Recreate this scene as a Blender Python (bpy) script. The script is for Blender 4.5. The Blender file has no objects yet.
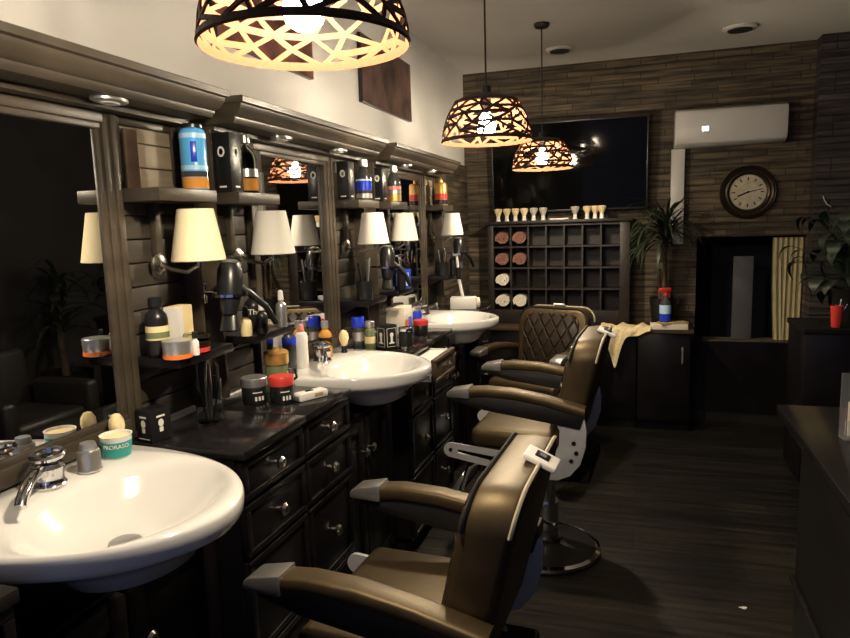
import bpy, bmesh, math, random
from mathutils import Vector, Matrix, Euler
PI = math.pi
S = bpy.context.scene
COL = S.collection
RNG = random.Random(7)

# ------------------------------------------------------------------ materials
def nodes(name):
    m = bpy.data.materials.new(name)
    m.use_nodes = True
    nt = m.node_tree
    return m, nt, nt.nodes['Principled BSDF']

def mat(name, col, rough=0.5, metal=0.0, var=0.0, scale=(8, 8, 8), bump=0.0, spec=0.5, coat=0.0, col2=None, trans=0.0, ior=1.45, alpha=1.0, sheen=0.0):
    m, nt, b = nodes(name)
    b.inputs['Base Color'].default_value = (*col, 1)
    b.inputs['Roughness'].default_value = rough
    b.inputs['Metallic'].default_value = metal
    b.inputs['Specular IOR Level'].default_value = spec
    b.inputs['Coat Weight'].default_value = coat
    b.inputs['Transmission Weight'].default_value = trans
    b.inputs['IOR'].default_value = ior
    b.inputs['Alpha'].default_value = alpha
    b.inputs['Sheen Weight'].default_value = sheen
    if var > 0 or bump > 0:
        tc = nt.nodes.new('ShaderNodeTexCoord')
        mp = nt.nodes.new('ShaderNodeMapping'); mp.inputs['Scale'].default_value = scale
        nz = nt.nodes.new('ShaderNodeTexNoise'); nz.inputs['Scale'].default_value = 1.0
        nz.inputs['Detail'].default_value = 6
        nt.links.new(tc.outputs['Object'], mp.inputs['Vector'])
        nt.links.new(mp.outputs[0], nz.inputs['Vector'])
        if var > 0:
            cr = nt.nodes.new('ShaderNodeValToRGB')
            c2 = col2 or tuple(c * (1 - var) for c in col)
            c1 = col if col2 else tuple(min(1, c * (1 + var)) for c in col)
            cr.color_ramp.elements[0].position = .3; cr.color_ramp.elements[1].position = .7
            cr.color_ramp.elements[0].color = (*c2, 1); cr.color_ramp.elements[1].color = (*c1, 1)
            nt.links.new(nz.outputs['Fac'], cr.inputs[0]); nt.links.new(cr.outputs[0], b.inputs['Base Color'])
        if bump > 0:
            bp = nt.nodes.new('ShaderNodeBump'); bp.inputs['Strength'].default_value = bump
            bp.inputs['Distance'].default_value = .01
            nt.links.new(nz.outputs['Fac'], bp.inputs['Height']); nt.links.new(bp.outputs[0], b.inputs['Normal'])
    return m

def emat(name, col, strength):
    m, nt, b = nodes(name)
    b.inputs['Base Color'].default_value = (*col, 1)
    b.inputs['Emission Color'].default_value = (*col, 1)
    b.inputs['Emission Strength'].default_value = strength
    return m

def brickmat(name, axes, c1, c2, mortar, bw, bh, rough, bump, msize=.004, streak=(3, 40), bias=0.0, spec=.4):
    """planks / ledge stone: brick pattern on two world axes, broken up by stretched noise"""
    m, nt, b = nodes(name)
    L = nt.links.new
    g = nt.nodes.new('ShaderNodeNewGeometry')
    sx = nt.nodes.new('ShaderNodeSeparateXYZ'); L(g.outputs['Position'], sx.inputs[0])
    cb = nt.nodes.new('ShaderNodeCombineXYZ')
    L(sx.outputs[axes[0]], cb.inputs[0]); L(sx.outputs[axes[1]], cb.inputs[1])
    br = nt.nodes.new('ShaderNodeTexBrick')
    br.inputs['Scale'].default_value = 1.0
    br.inputs['Brick Width'].default_value = bw; br.inputs['Row Height'].default_value = bh
    br.inputs['Mortar Size'].default_value = msize; br.inputs['Mortar Smooth'].default_value = .3
    br.inputs['Bias'].default_value = bias
    br.inputs['Color1'].default_value = (*c1, 1); br.inputs['Color2'].default_value = (*c2, 1)
    br.inputs['Mortar'].default_value = (*mortar, 1)
    br.offset_frequency = 2; br.squash = .7; br.squash_frequency = 3
    L(cb.outputs[0], br.inputs['Vector'])
    mp = nt.nodes.new('ShaderNodeMapping'); mp.inputs['Scale'].default_value = (streak[0], streak[1], 1)
    L(cb.outputs[0], mp.inputs['Vector'])
    nz = nt.nodes.new('ShaderNodeTexNoise'); nz.inputs['Scale'].default_value = 1; nz.inputs['Detail'].default_value = 8
    L(mp.outputs[0], nz.inputs['Vector'])
    cr = nt.nodes.new('ShaderNodeValToRGB')
    cr.color_ramp.elements[0].position = .32; cr.color_ramp.elements[1].position = .68
    cr.color_ramp.elements[0].color = (.28, .28, .29, 1); cr.color_ramp.elements[1].color = (1.55, 1.50, 1.42, 1)
    L(nz.outputs['Fac'], cr.inputs[0])
    mx = nt.nodes.new('ShaderNodeMix'); mx.data_type = 'RGBA'; mx.blend_type = 'MULTIPLY'; mx.inputs['Factor'].default_value = 1
    L(br.outputs['Color'], mx.inputs['A']); L(cr.outputs[0], mx.inputs['B'])
    L(mx.outputs['Result'], b.inputs['Base Color'])
    b.inputs['Roughness'].default_value = rough
    b.inputs['Specular IOR Level'].default_value = spec
    mh = nt.nodes.new('ShaderNodeMath'); mh.operation = 'SUBTRACT'
    L(nz.outputs['Fac'], mh.inputs[0]); L(br.outputs['Fac'], mh.inputs[1])
    bp = nt.nodes.new('ShaderNodeBump'); bp.inputs['Strength'].default_value = bump; bp.inputs['Distance'].default_value = .012
    L(mh.outputs[0], bp.inputs['Height']); L(bp.outputs[0], b.inputs['Normal'])
    return m

M = {}
M['plaster'] = mat('white_plaster', (.74, .71, .68), .9, var=.04, scale=(2, 2, 2))
M['ceiling'] = mat('ceiling_paint', (.66, .62, .58), .95, var=.03, scale=(1.5, 1.5, 1.5))
M['stone_x'] = brickmat('ledge_stone_back', (0, 2), (.115, .086, .056), (.062, .050, .038), (.042, .033, .025), .34, .045, .8, .5)
M['stone_y'] = brickmat('ledge_stone_side', (1, 2), (.115, .086, .056), (.062, .050, .038), (.042, .033, .025), .34, .045, .8, .5)
M['stone_dark'] = brickmat('dark_stone', (0, 2), (.06, .052, .05), (.035, .032, .03), (.015, .014, .012), .34, .045, .8, .9)
M['floor'] = brickmat('dark_floor_planks', (0, 1), (.020, .018, .014), (.008, .0075, .007), (.008, .008, .008), 1.3, .16, .42, .35, .002, (2.2, 30))
M['darkwall'] = mat('dark_wall_paint', (.035, .033, .034), .8, var=.2, scale=(3, 3, 3))
M['wood'] = mat('dark_walnut', (.056, .044, .031), .40, var=.35, scale=(14, 2.5, 14), bump=.08)
M['wood_dark'] = mat('dark_board', (.040, .032, .024), .55, var=.3, scale=(10, 2, 30), bump=.1)
M['wood_light'] = mat('light_board', (.24, .195, .135), .6, var=.25, scale=(10, 2, 30), bump=.1)
M['wood_black'] = mat('black_lacquer', (.007, .006, .007), .32, spec=.32, var=.3, scale=(10, 3, 10))
M['counter_black'] = mat('black_worktop', (.012, .011, .012), .16, var=.3, scale=(40, 40, 40))
M['brown_board'] = mat('brown_cabinet_board', (.06, .036, .022), .5, var=.3, scale=(3, 8, 25))
M['cubby'] = mat('cubby_wood', (.018, .013, .010), .5, var=.35, scale=(4, 12, 12), bump=.05)
M['mirror'] = mat('mirror_glass', (.72, .72, .72), .015, 1.0)
M['ceramic'] = mat('white_ceramic', (.72, .71, .69), .12, coat=.6)
M['chrome'] = mat('chrome', (.72, .72, .74), .12, 1.0)
M['satin'] = mat('satin_chrome', (.60, .58, .55), .28, .85)
M['steel'] = mat('brushed_steel', (.42, .42, .45), .42, .85, var=.1, scale=(2, 40, 2))
M['grey_metal'] = mat('grey_painted_metal', (.55, .55, .58), .45, .25, var=.06, scale=(20, 20, 20))
M['knob'] = mat('pewter_knob', (.55, .52, .47), .25, 1.0)
M['leather'] = mat('brown_leather', (.034, .022, .011), .47, var=.25, scale=(18, 18, 18), bump=.12, spec=.6)
M['leather_dark'] = mat('black_leather', (.012, .011, .011), .42, var=.2, scale=(18, 18, 18), bump=.12)
M['piping'] = mat('pale_piping', (.40, .35, .27), .5)
M['black'] = mat('black_plastic', (.012, .012, .013), .3)
M['rubber'] = mat('matt_black', (.007, .007, .007), .8, spec=.15)
M['shade_white'] = mat('lampshade_white', (.72, .69, .62), .9, var=.02, scale=(60, 60, 2))
M['shade_cream'] = mat('lampshade_cream', (.70, .61, .40), .9, var=.02, scale=(60, 60, 2))
M['pend_out'] = mat('pendant_bronze', (.030, .020, .014), .5, .3)
M['pend_in'] = mat('pendant_copper', (.058, .0205, .0095), .6, .0, spec=.1)
M['bulb'] = emat('bulb_glow', (1.0, .85, .62), 1020)
M['white'] = mat('white_plastic', (.80, .78, .74), .35)
M['paper'] = mat('paper', (.72, .66, .55), .8)
M['ac'] = mat('aircon_plastic', (.52, .50, .48), .35)
M['led'] = emat('display_glow', (.85, .9, 1.0), 3.5)
M['tv'] = mat('tv_glass', (.003, .003, .003), .05, spec=.12)
M['teal'] = mat('teal_print', (.02, .30, .27), .4)
M['red'] = mat('red_plastic', (.62, .05, .04), .35)
M['orange'] = mat('orange_plastic', (.85, .20, .04), .4)
M['amber'] = mat('amber_liquid', (.62, .27, .05), .1, coat=.5)
M['gold'] = mat('gold_lid', (.70, .43, .13), .3, .6)
M['blue'] = mat('cobalt_blue', (.02, .05, .60), .25)
M['sky'] = mat('sky_blue_label', (.10, .45, .90), .3, coat=.6)
M['paleblue'] = mat('pale_blue_print', (.45, .70, .92), .35)
M['glass'] = mat('clear_glass', (.9, .93, .92), .03, trans=1.0, ior=1.12)
M['grn_glass'] = mat('green_glass', (.16, .20, .10), .08, coat=.6)
M['silver'] = mat('silver_lid', (.62, .61, .60), .28, .8)
M['cream'] = mat('cream_tub', (.82, .66, .36), .45)
M['bristle'] = mat('badger_bristle', (.82, .66, .38), .9, var=.2, scale=(90, 90, 10), bump=.3)
M['bristle_grey'] = mat('grey_bristle', (.50, .46, .40), .9, var=.2, scale=(90, 90, 10), bump=.3)
M['towel_brown'] = mat('brown_towel', (.20, .095, .07), .95, var=.25, scale=(60, 60, 60), bump=.6)
M['towel_white'] = mat('white_towel', (.74, .68, .58), .95, var=.12, scale=(60, 60, 60), bump=.6)
M['towel_cream'] = mat('cream_towel', (.80, .66, .38), .95, var=.12, scale=(60, 60, 60), bump=.5)
M['leaf'] = mat('leaf_green', (.020, .032, .015), .5, var=.4, scale=(12, 12, 12))
M['leaf_dark'] = mat('leaf_dark_green', (.014, .025, .013), .5, var=.4, scale=(12, 12, 12))
M['bark'] = mat('bark', (.09, .06, .04), .9, var=.3, scale=(20, 20, 60), bump=.4)
M['pot'] = mat('black_pot', (.014, .013, .014), .4)
M['soil'] = mat('soil', (.02, .014, .01), .95, var=.3, scale=(60, 60, 60), bump=.5)
M['clock_face'] = mat('aged_clock_face', (.50, .44, .33), .7, var=.18, scale=(22, 22, 22))
M['clock_ring'] = mat('bronze_clock_ring', (.035, .024, .018), .35, .5)
M['curtain'] = mat('beige_curtain', (.46, .40, .24), .9, var=.05, scale=(20, 20, 2))
M['navy'] = mat('navy_wall', (.013, .014, .032), .7)
M['pale_panel'] = mat('pale_panel', (.085, .082, .09), .6)
M['art_a'] = mat('dark_photo_print', (.26, .10, .07), .4, var=.9, scale=(9, 9, 9), col2=(.018, .010, .009))
M['art_b'] = mat('brown_photo_print', (.17, .095, .075), .4, var=.9, scale=(9, 9, 7), col2=(.012, .009, .009))
M['ink'] = mat('white_ink', (.78, .76, .70), .5)
M['smoked'] = mat('smoked_glass', (.05, .05, .05), .06, coat=.4)
M['tan'] = mat('tan_card', (.42, .30, .15), .6)
M['pink'] = mat('pink_label', (.72, .25, .22), .4)
M['trim_blk'] = mat('black_trim', (.02, .018, .018), .35)
M['acrylic'] = mat('acrylic', (.9, .92, .93), .04, trans=.9, ior=1.2)
# quilted leather with diamond stitching on the inner face of a backrest
def quilt():
    m, nt, b = nodes('quilted_leather')
    L = nt.links.new
    tc = nt.nodes.new('ShaderNodeTexCoord')
    sx = nt.nodes.new('ShaderNodeSeparateXYZ'); L(tc.outputs['Object'], sx.inputs[0])
    def tri(sgn):
        a = nt.nodes.new('ShaderNodeMath'); a.operation = 'MULTIPLY'; a.inputs[1].default_value = 12.5 * sgn; L(sx.outputs[1], a.inputs[0])
        c = nt.nodes.new('ShaderNodeMath'); c.operation = 'MULTIPLY_ADD'; c.inputs[1].default_value = 8.0; L(sx.outputs[2], c.inputs[0]); L(a.outputs[0], c.inputs[2])
        d = nt.nodes.new('ShaderNodeMath'); d.operation = 'PINGPONG'; d.inputs[1].default_value = .5; L(c.outputs[0], d.inputs[0])
        e = nt.nodes.new('ShaderNodeMapRange'); e.inputs['From Max'].default_value = .14; e.clamp = True; L(d.outputs[0], e.inputs[0])
        return e
    p, q = tri(1), tri(-1)
    mn = nt.nodes.new('ShaderNodeMath'); mn.operation = 'MINIMUM'; L(p.outputs[0], mn.inputs[0]); L(q.outputs[0], mn.inputs[1])
    bp = nt.nodes.new('ShaderNodeBump'); bp.inputs['Strength'].default_value = 1; bp.inputs['Distance'].default_value = .02
    L(mn.outputs[0], bp.inputs['Height']); L(bp.outputs[0], b.inputs['Normal'])
    cr = nt.nodes.new('ShaderNodeValToRGB')
    cr.color_ramp.elements[0].color = (.080, .062, .040, 1); cr.color_ramp.elements[1].color = (.028, .019, .012, 1)
    cr.color_ramp.elements[1].position = .55
    L(mn.outputs[0], cr.inputs[0]); L(cr.outputs[0], b.inputs['Base Color'])
    b.inputs['Roughness'].default_value = .38
    return m
M['quilt'] = quilt()
lb_ = M['leather'].node_tree.nodes['Principled BSDF']
lb_.inputs['Specular IOR Level'].default_value = 1.0; lb_.inputs['Specular Tint'].default_value = (1, .80, .48, 1)

# ------------------------------------------------------------------ mesh builder
class MB:
    def __init__(self): self.bm = bmesh.new()
    def _merge(self, t, mi, X):
        if X is not None: bmesh.ops.transform(t, matrix=X, verts=t.verts)
        for f in t.faces: f.material_index = mi
        me = bpy.data.meshes.new('t'); t.to_mesh(me); t.free()
        self.bm.from_mesh(me); bpy.data.meshes.remove(me)
        return self
    def box(self, x0, x1, y0, y1, z0, z1, bev=0, mi=0, X=None, seg=2):
        t = bmesh.new(); bmesh.ops.create_cube(t, size=1)
        for v in t.verts:
            v.co = Vector((x0 + (v.co.x + .5) * (x1 - x0), y0 + (v.co.y + .5) * (y1 - y0), z0 + (v.co.z + .5) * (z1 - z0)))
        if bev > 0:
            bmesh.ops.bevel(t, geom=t.edges[:], offset=bev, segments=seg, profile=.5, affect='EDGES')
        return self._merge(t, mi, X)
    def rings(self, rings, cap0=True, cap1=True, mi=0, X=None, closed=True):
        t = bmesh.new(); R = []
        for r in rings: R.append([t.verts.new(p) for p in r])
        n = len(R[0])
        for a, b in zip(R, R[1:]):
            for k in range(n if closed else n - 1):
                q = (k + 1) % n
                try: t.faces.new((a[k], a[q], b[q], b[k]))
                except ValueError: pass
        if cap0: t.faces.new(R[0][::-1])
        if cap1: t.faces.new(R[-1])
        bmesh.ops.recalc_face_normals(t, faces=t.faces)
        return self._merge(t, mi, X)
    def lathe(self, prof, c=(0, 0, 0), seg=24, mi=0, X=None, sx=1, sy=1):
        rr = [[(c[0] + max(r, 1e-4) * sx * math.cos(2 * PI * k / seg), c[1] + max(r, 1e-4) * sy * math.sin(2 * PI * k / seg), c[2] + z) for k in range(seg)] for r, z in prof]
        return self.rings(rr, True, True, mi, X)
    def cyl(self, r, z0, z1, c=(0, 0, 0), seg=20, mi=0, X=None, bev=0):
        if bev: pr = [(r - bev, z0), (r, z0 + bev), (r, z1 - bev), (r - bev, z1)]
        else: pr = [(r, z0), (r, z1)]
        return self.lathe(pr, c, seg, mi, X)
    def tube(self, pts, r, seg=10, mi=0, X=None, flat=1.0):
        P = [Vector(p) for p in pts]; n = len(P)
        rs = r if isinstance(r, (list, tuple)) else [r] * n
        up = Vector((0, 0, 1)); rr = []
        pu = None
        for i, p in enumerate(P):
            d = (P[min(i + 1, n - 1)] - P[max(i - 1, 0)]).normalized()
            a = pu if pu is not None else (up if abs(d.z) < .9 else Vector((1, 0, 0)))
            s = d.cross(a).normalized(); a = s.cross(d).normalized(); pu = a
            rr.append([p + (s * math.cos(2 * PI * k / seg) + a * flat * math.sin(2 * PI * k / seg)) * rs[i] for k in range(seg)])
        return self.rings(rr, True, True, mi, X)
    def prism(self, poly, ax, a0, a1, mi=0, X=None, bev=0):
        """poly in the two other axes (xz for 'y', yz for 'x', xy for 'z')"""
        def P(u, v, a): return {'y': (u, a, v), 'x': (a, u, v), 'z': (u, v, a)}[ax]
        t = bmesh.new()
        A = [t.verts.new(P(u, v, a0)) for u, v in poly]; B = [t.verts.new(P(u, v, a1)) for u, v in poly]
        n = len(poly)
        fa = t.faces.new(A); fb = t.faces.new(B[::-1])
        for k in range(n): t.faces.new((A[k], B[k], B[(k + 1) % n], A[(k + 1) % n]))
        bmesh.ops.recalc_face_normals(t, faces=t.faces)
        if bev:
            es = [e for e in t.edges if e.calc_face_angle(0) > .6]
            bmesh.ops.bevel(t, geom=es, offset=bev, segments=2, profile=.5, affect='EDGES')
        return self._merge(t, mi, X)
    def sphere(self, c, r, seg=16, mi=0, X=None, s=(1, 1, 1)):
        t = bmesh.new(); bmesh.ops.create_uvsphere(t, u_segments=seg, v_segments=max(6, seg // 2), radius=r)
        for v in t.verts: v.co = Vector((c[0] + v.co.x * s[0], c[1] + v.co.y * s[1], c[2] + v.co.z * s[2]))
        return self._merge(t, mi, X)
    def build(self, name, m, parent=None, loc=None, angle=38, smooth=True):
        me = bpy.data.meshes.new(name); self.bm.to_mesh(me); self.bm.free()
        ms = m if isinstance(m, (list, tuple)) else [m]
        for k in ms: me.materials.append(M[k] if isinstance(k, str) else k)
        if smooth:
            me.polygons.foreach_set('use_smooth', [True] * len(me.polygons))
            me.set_sharp_from_angle(angle=math.radians(angle))
        o = bpy.data.objects.new(name, me); COL.objects.link(o)
        if parent: o.parent = parent
        if loc is not None: o.location = loc
        return o

def tag(o, label, cat, group=None):
    o['label'] = label; o['category'] = cat
    if group: o['group'] = group
    return o
def thing(name, label, cat, loc=(0, 0, 0), rz=0, group=None):
    o = bpy.data.objects.new(name, None); COL.objects.link(o)
    o.empty_display_size = .1
    o.location = loc; o.rotation_euler = (0, 0, rz)
    return tag(o, label, cat, group)
def struct(o):
    o['kind'] = 'structure'; return o
def dup(root, loc, rz=None, label=None, group=None):
    r = root.copy(); COL.objects.link(r); r.location = loc
    if rz is not None: r.rotation_euler = (0, 0, rz)
    if label: r['label'] = label
    if group: r['group'] = group
    for ch in list(root.children):
        c = ch.copy(); COL.objects.link(c); c.parent = r
        for g in list(ch.children):
            d = g.copy(); COL.objects.link(d); d.parent = c
    return r
def rot(axis, deg, c=(0, 0, 0)):
    return Matrix.Translation(c) @ Matrix.Rotation(math.radians(deg), 4, axis)
def text_mesh(body, size, depth=.0006):
    cu = bpy.data.curves.new('lettering', 'FONT'); cu.body = body; cu.size = size
    cu.align_x = 'CENTER'; cu.align_y = 'CENTER'; cu.extrude = depth
    o = bpy.data.objects.new('lettering', cu); COL.objects.link(o)
    dg = bpy.context.evaluated_depsgraph_get(); dg.update()
    me = bpy.data.meshes.new_from_object(o.evaluated_get(dg))
    bpy.data.objects.remove(o)
    return me
def text_on_cyl(body, size, r, z, ang, m, parent):
    me = text_mesh(body, size)
    for v in me.vertices:
        a = ang + v.co.x / r; rr = r + .0008 + v.co.z
        v.co = Vector((rr * math.cos(a), rr * math.sin(a), z + v.co.y))
    me.materials.clear(); me.materials.append(M[m])
    o = bpy.data.objects.new('lettering', me); COL.objects.link(o); o.parent = parent
    return o

WX = -1.30           # plane of the left wall
BY = 5.20            # plane of the back wall
CH = 2.62            # ceiling height
# ------------------------------------------------------------------ the setting
struct(MB().box(-1.5, 2.4, -1.2, 6.2, -.1, 0).build('floor', 'floor'))
struct(MB().box(-1.5, 2.4, -1.2, 6.2, CH, CH + .1).build('ceiling', 'ceiling'))
struct(MB().box(WX - .15, WX, -1.2, BY + .15, 0, CH).build('wall_left', 'plaster'))
b = MB()       # back wall with the opening of the recess
NX0, NX1, NZ0, NZ1 = .40, 1.10, .60, 1.345
b.box(WX, NX0, BY, BY + .15, 0, CH).box(NX1, 2.4, BY, BY + .15, 0, CH).box(NX0, NX1, BY, BY + .15, NZ1, CH).box(NX0, NX1, BY, BY + .15, 0, NZ0)
struct(b.build('wall_back', 'stone_x'))
struct(MB().box(2.3, 2.4, -1.2, BY + .15, 0, CH).build('wall_right', 'darkwall'))
b = MB()
b.box(WX, 2.3, -1.2, -1.1, 0, .45).box(WX, 2.3, -1.2, -1.1, 2.35, CH).box(WX, -.95, -1.2, -1.1, .45, 2.35).box(2.0, 2.3, -1.2, -1.1, .45, 2.35)
struct(b.build('wall_front', 'darkwall'))
b = MB()
b.box(-.95, -.89, -1.19, -1.11, .45, 2.35).box(1.94, 2.0, -1.19, -1.11, .45, 2.35).box(-.89, 1.94, -1.19, -1.11, .45, .51).box(-.89, 1.94, -1.19, -1.11, 2.29, 2.35).box(.49, .55, -1.19, -1.11, .51, 2.29)
struct(b.build('window_1', 'trim_blk'))
# dark pilaster to the right of the back wall
struct(MB().box(1.105, 1.75, 5.06, BY - .001, 0, CH - .001).build('wall_pilaster', 'stone_dark'))
# stone cladding on the short stretch of left wall past the last station
struct(MB().box(WX + .001, WX + .02, 4.36, BY - .001, 0, 1.93).build('trim_2', 'stone_y'))
struct(MB().box(.36, 1.10, 5.17, 5.199, .08, .595).build('trim_3', 'wood_black'))
struct(MB().box(.36, 1.10, 5.185, 5.1985, 0, .08).build('baseboard_back', 'trim_blk'))
# recess behind the back wall: navy box
b = MB()
b.box(NX0 - .1, NX1 + .1, 6.0, 6.05, NZ0 - .3, NZ1 + .2).box(NX0 - .15, NX0 - .1, BY + .15, 6.0, NZ0 - .3, NZ1 + .2).box(NX1 + .1, NX1 + .15, BY + .15, 6.0, NZ0 - .3, NZ1 + .2)
b.box(NX0 - .1, NX1 + .1, BY + .15, 6.0, NZ1 + .15, NZ1 + .2).box(NX0 - .1, NX1 + .1, BY + .15, 6.0, NZ0 - .3, NZ0 - .25)
struct(b.build('trim_4', 'navy'))
tag(MB().box(.655, .785, BY + .06, BY + .085, NZ0 + .002, 1.20, .003).build('shutter_panel', 'pale_panel'), 'dim pale upright panel standing inside the dark recess of the back wall', 'panel')
# curtain: wavy sheet with thickness
b = MB()
ring = []
for side in (0, 1):
    rr = range(29) if side == 0 else range(28, -1, -1)
    for k in rr:
        x = .90 + .195 * k / 28
        ring.append((x, BY + .05 + .010 * math.sin(k * 1.35) + (.004 if side else 0)))
b.rings([[(p[0] + (.025 * (1 - z) ** 2 if p[0] < .96 else 0), p[1], NZ0 + .004 + (NZ1 - NZ0 - .02) * z) for p in ring] for z in [i / 6 for i in range(7)]])
tag(b.build('curtain', 'curtain', angle=70), 'beige pleated curtain at the right end of the dark wall recess', 'curtain')

# ------------------------------------------------------------------ styling stations on the left wall
def loft_rects(b, spec, mi=0):
    b.rings([[(0, -h, z), (d, -h, z), (d, h, z), (0, h, z)] for d, h, z in spec], mi=mi)

def station(cy, label, turn=0.0):
    t = thing('mirror_station', label, 'mirror cabinet', (WX, cy, 0), 0, 'mirror stations along the left wall')
    H = .60
    # boarded back of the two bays
    for s in (-1, 1):
        y0, y1 = sorted((s * .337, s * .581))
        for nm, mt, k0, k1 in (('lower_boards', 'wood_dark', 0, 10), ('shiplap_panel', 'wood_light', 10, 13)):  # boards below the upper shelf coloured darker than the panel above it
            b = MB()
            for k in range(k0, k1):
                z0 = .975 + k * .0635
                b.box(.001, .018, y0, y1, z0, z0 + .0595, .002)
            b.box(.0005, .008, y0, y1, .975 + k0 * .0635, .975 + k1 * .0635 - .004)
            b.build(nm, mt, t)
        st = MB().box(.001, .070, s * .5815 if s > 0 else -.595, .595 if s > 0 else -.5815, .972, 1.80, .003).build('end_stile', 'wood', t)
        b = MB()
        b.box(.018, .030, y0, y0 + .020, 1.632, 1.795, .004).box(.018, .030, y1 - .020, y1, 1.632, 1.795, .004)
        b.box(.018, .030, y0 + .020, y1 - .020, 1.775, 1.795, .004)
        b.build('panel_moulding', 'wood', t)
        # upper and lower shelves with their bracket
        b = MB(); b.box(.018, .150, y0 - .001, y1 + .001, 1.578, 1.612, .003)
        b.box(.018, .04, (y0 + y1) / 2 - .012, (y0 + y1) / 2 + .012, 1.43, 1.578, .004)
        b.build('upper_shelf', 'wood', t)
        b = MB(); b.box(.018, .170, y0 - .001, y1 + .001, 1.145, 1.17, .003)
        b.prism([(.018, 1.145), (.11, 1.145), (.018, 1.09)], 'y', y0 + .01, y0 + .028)
        b.prism([(.018, 1.145), (.11, 1.145), (.018, 1.09)], 'y', y1 - .028, y1 - .01)
        b.build('lower_shelf', 'wood_black', t)
    # mirror and its stepped moulding
    mr = MB().box(.002, .02, -.285, .285, .99, 1.79).build('mirror_glass', 'mirror', t, smooth=False); mr.rotation_euler = (0, 0, math.radians(turn))
    b = MB()
    for d, w0, w1 in ((.028, .272, .295), (.034, .290, .318), (.040, .314, .3365)):
        for s in (-1, 1):
            y0, y1 = sorted((s * w0, s * w1))
            b.box(.002, d, y0, y1, .975, 1.80, .004)
    for d, z0, z1 in ((.030, 1.755, 1.775), (.036, 1.77, 1.80)): b.box(.018, d, -.295, .295, z0, z1, .004)
    for d, z0, z1 in ((.030, 1.01, 1.03), (.036, .972, 1.015)): b.box(.018, d, -.295, .295, z0, z1, .004)
    b.build('mirror_frame', 'wood', t)
    # cornice
    b = MB()
    loft_rects(b, [(.076, .577, 1.797), (.076, .577, 1.812), (.150, .584, 1.813), (.158, .588, 1.826), (.158, .588, 1.831), (.172, .593, 1.838), (.186, .599, 1.858), (.188, .600, 1.866), (.198, .604, 1.869), (.200, .605, 1.884), (.196, .604, 1.887)])
    b.build('cornice', 'wood', t)
    for s in (-1, 1):
        sp = MB().lathe([(.052, 1.8128), (.052, 1.806), (.044, 1.803), (.030, 1.803)], (.113, s * .235, 0), 24, sx=.62).build('spotlight', 'silver', t)
        MB().lathe([(.030, 1.8035), (.028, 1.800)], (.113, s * .235, 0), 20, sx=.62).build('lens', 'white', sp)
    return t
UC = (1.07, 2.375, 3.695)
station(1.10, 'dark wooden mirror station nearest the camera, its cornice cut by the left frame edge')
station(UC[1], 'dark wooden mirror station with shelf bays behind the middle basin', 2.3)
station(UC[2], 'dark wooden mirror station farthest back, beside the stone wall corner')

# base cabinets, worktops and basins -------------------------------------------------
def drawer_cabinet(yc, label, open_top=False):
    t = thing('drawer_cabinet', label, 'drawer cabinet', (WX, yc, 0), 0, 'black drawer cabinets below the worktops')
    w = .163
    b = MB()
    b.box(.004, .34, -w, -w + .018, 0.07, .925).box(.004, .34, w - .018, w, .07, .925).box(.004, .02, -w, w, .07, .925)
    b.box(.02, .34, -w, w, .07, .09).box(.02, .30, -w, w, 0, .07).box(.02, .34, -w + .018, w - .018, .908, .925)
    if not open_top: b.box(.02, .335, -w + .018, w - .018, .82, .9)
    b.box(.02, .335, -w + .018, w - .018, .09, .80)
    b.build('carcass', 'wood_black', t)
    for i, (z0, z1) in enumerate(((.812, .918), (.660, .802), (.385, .650), (.095, .375))):
        dx = .115 if (open_top and i == 0) else 0
        f = MB()
        f.box(.341 + dx, .357 + dx, -w + .003, w - .003, z0, z1, .003)
        zi, yi = .018, .022
        for (a0, a1, c0, c1) in ((-w + .003, w - .003, z1 - zi, z1), (-w + .003, w - .003, z0, z0 + zi), (-w + .003, -w + .003 + yi, z0 + zi, z1 - zi), (w - .003 - yi, w - .003, z0 + zi, z1 - zi)):
            f.box(.356 + dx, .364 + dx, a0, a1, c0, c1, .003)
        fo = f.build('drawer_front', 'brown_board' if dx else 'wood_black', t)
        zc = (z0 + z1) / 2
        MB().lathe([(.006, 0), (.006, .012), (.016, .016), (.018, .024), (.012, .031), (0, .033)], X=Matrix.Translation((.3565 + dx, 0, zc)) @ Matrix.Rotation(PI / 2, 4, 'Y'), seg=16).build('knob', 'knob', fo)
        if dx:
            b = MB()
            b.box(.12, .341 + dx, -w + .022, -w + .032, z0 + .004, z1 - .006).box(.12, .341 + dx, w - .032, w - .022, z0 + .004, z1 - .006)
            b.box(.12, .341 + dx, -w + .032, w - .032, z0 + .004, z0 + .012).box(.12, .13, -w + .032, w - .032, z0 + .012, z1 - .006)
            b.build('drawer_box', 'white', fo)
            MB().box(.2, .345 + dx, -w + .034, w - .034, z0 + .013, z1 - .012, .003).build('towel_stack', 'white', fo)
    return t
def worktop(yc, label):
    o = MB().box(.004, .372, -.166, .166, .9255, .950, .003).build('worktop', 'counter_black', None, (WX, yc, 0))
    return tag(o, label, 'worktop', 'black worktops over the drawer cabinets')
cab_names = [(UC[0], 1, 'black drawer cabinet right of the nearest basin'), (UC[1], -1, 'black drawer cabinet left of the middle basin'),
             (UC[1], 1, 'black drawer cabinet with white top drawer pulled open'), (UC[2], -1, 'black drawer cabinet left of the farthest basin'),
             (UC[2], 1, 'black drawer cabinet right of the farthest basin, by the stone corner'), (UC[0], -1, 'black drawer cabinet left of the nearest basin, at the frame edge')]
top_names = ['black worktop right of the nearest basin, below the cream wall lamp', 'black worktop left of the middle basin, carrying the red-lidded and white-lidded jars',
             'black worktop above the open white drawer', 'black worktop left of the farthest basin', 'black worktop right of the farthest basin, carrying the white towel box',
             'black worktop left of the nearest basin, at the frame edge']
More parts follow.
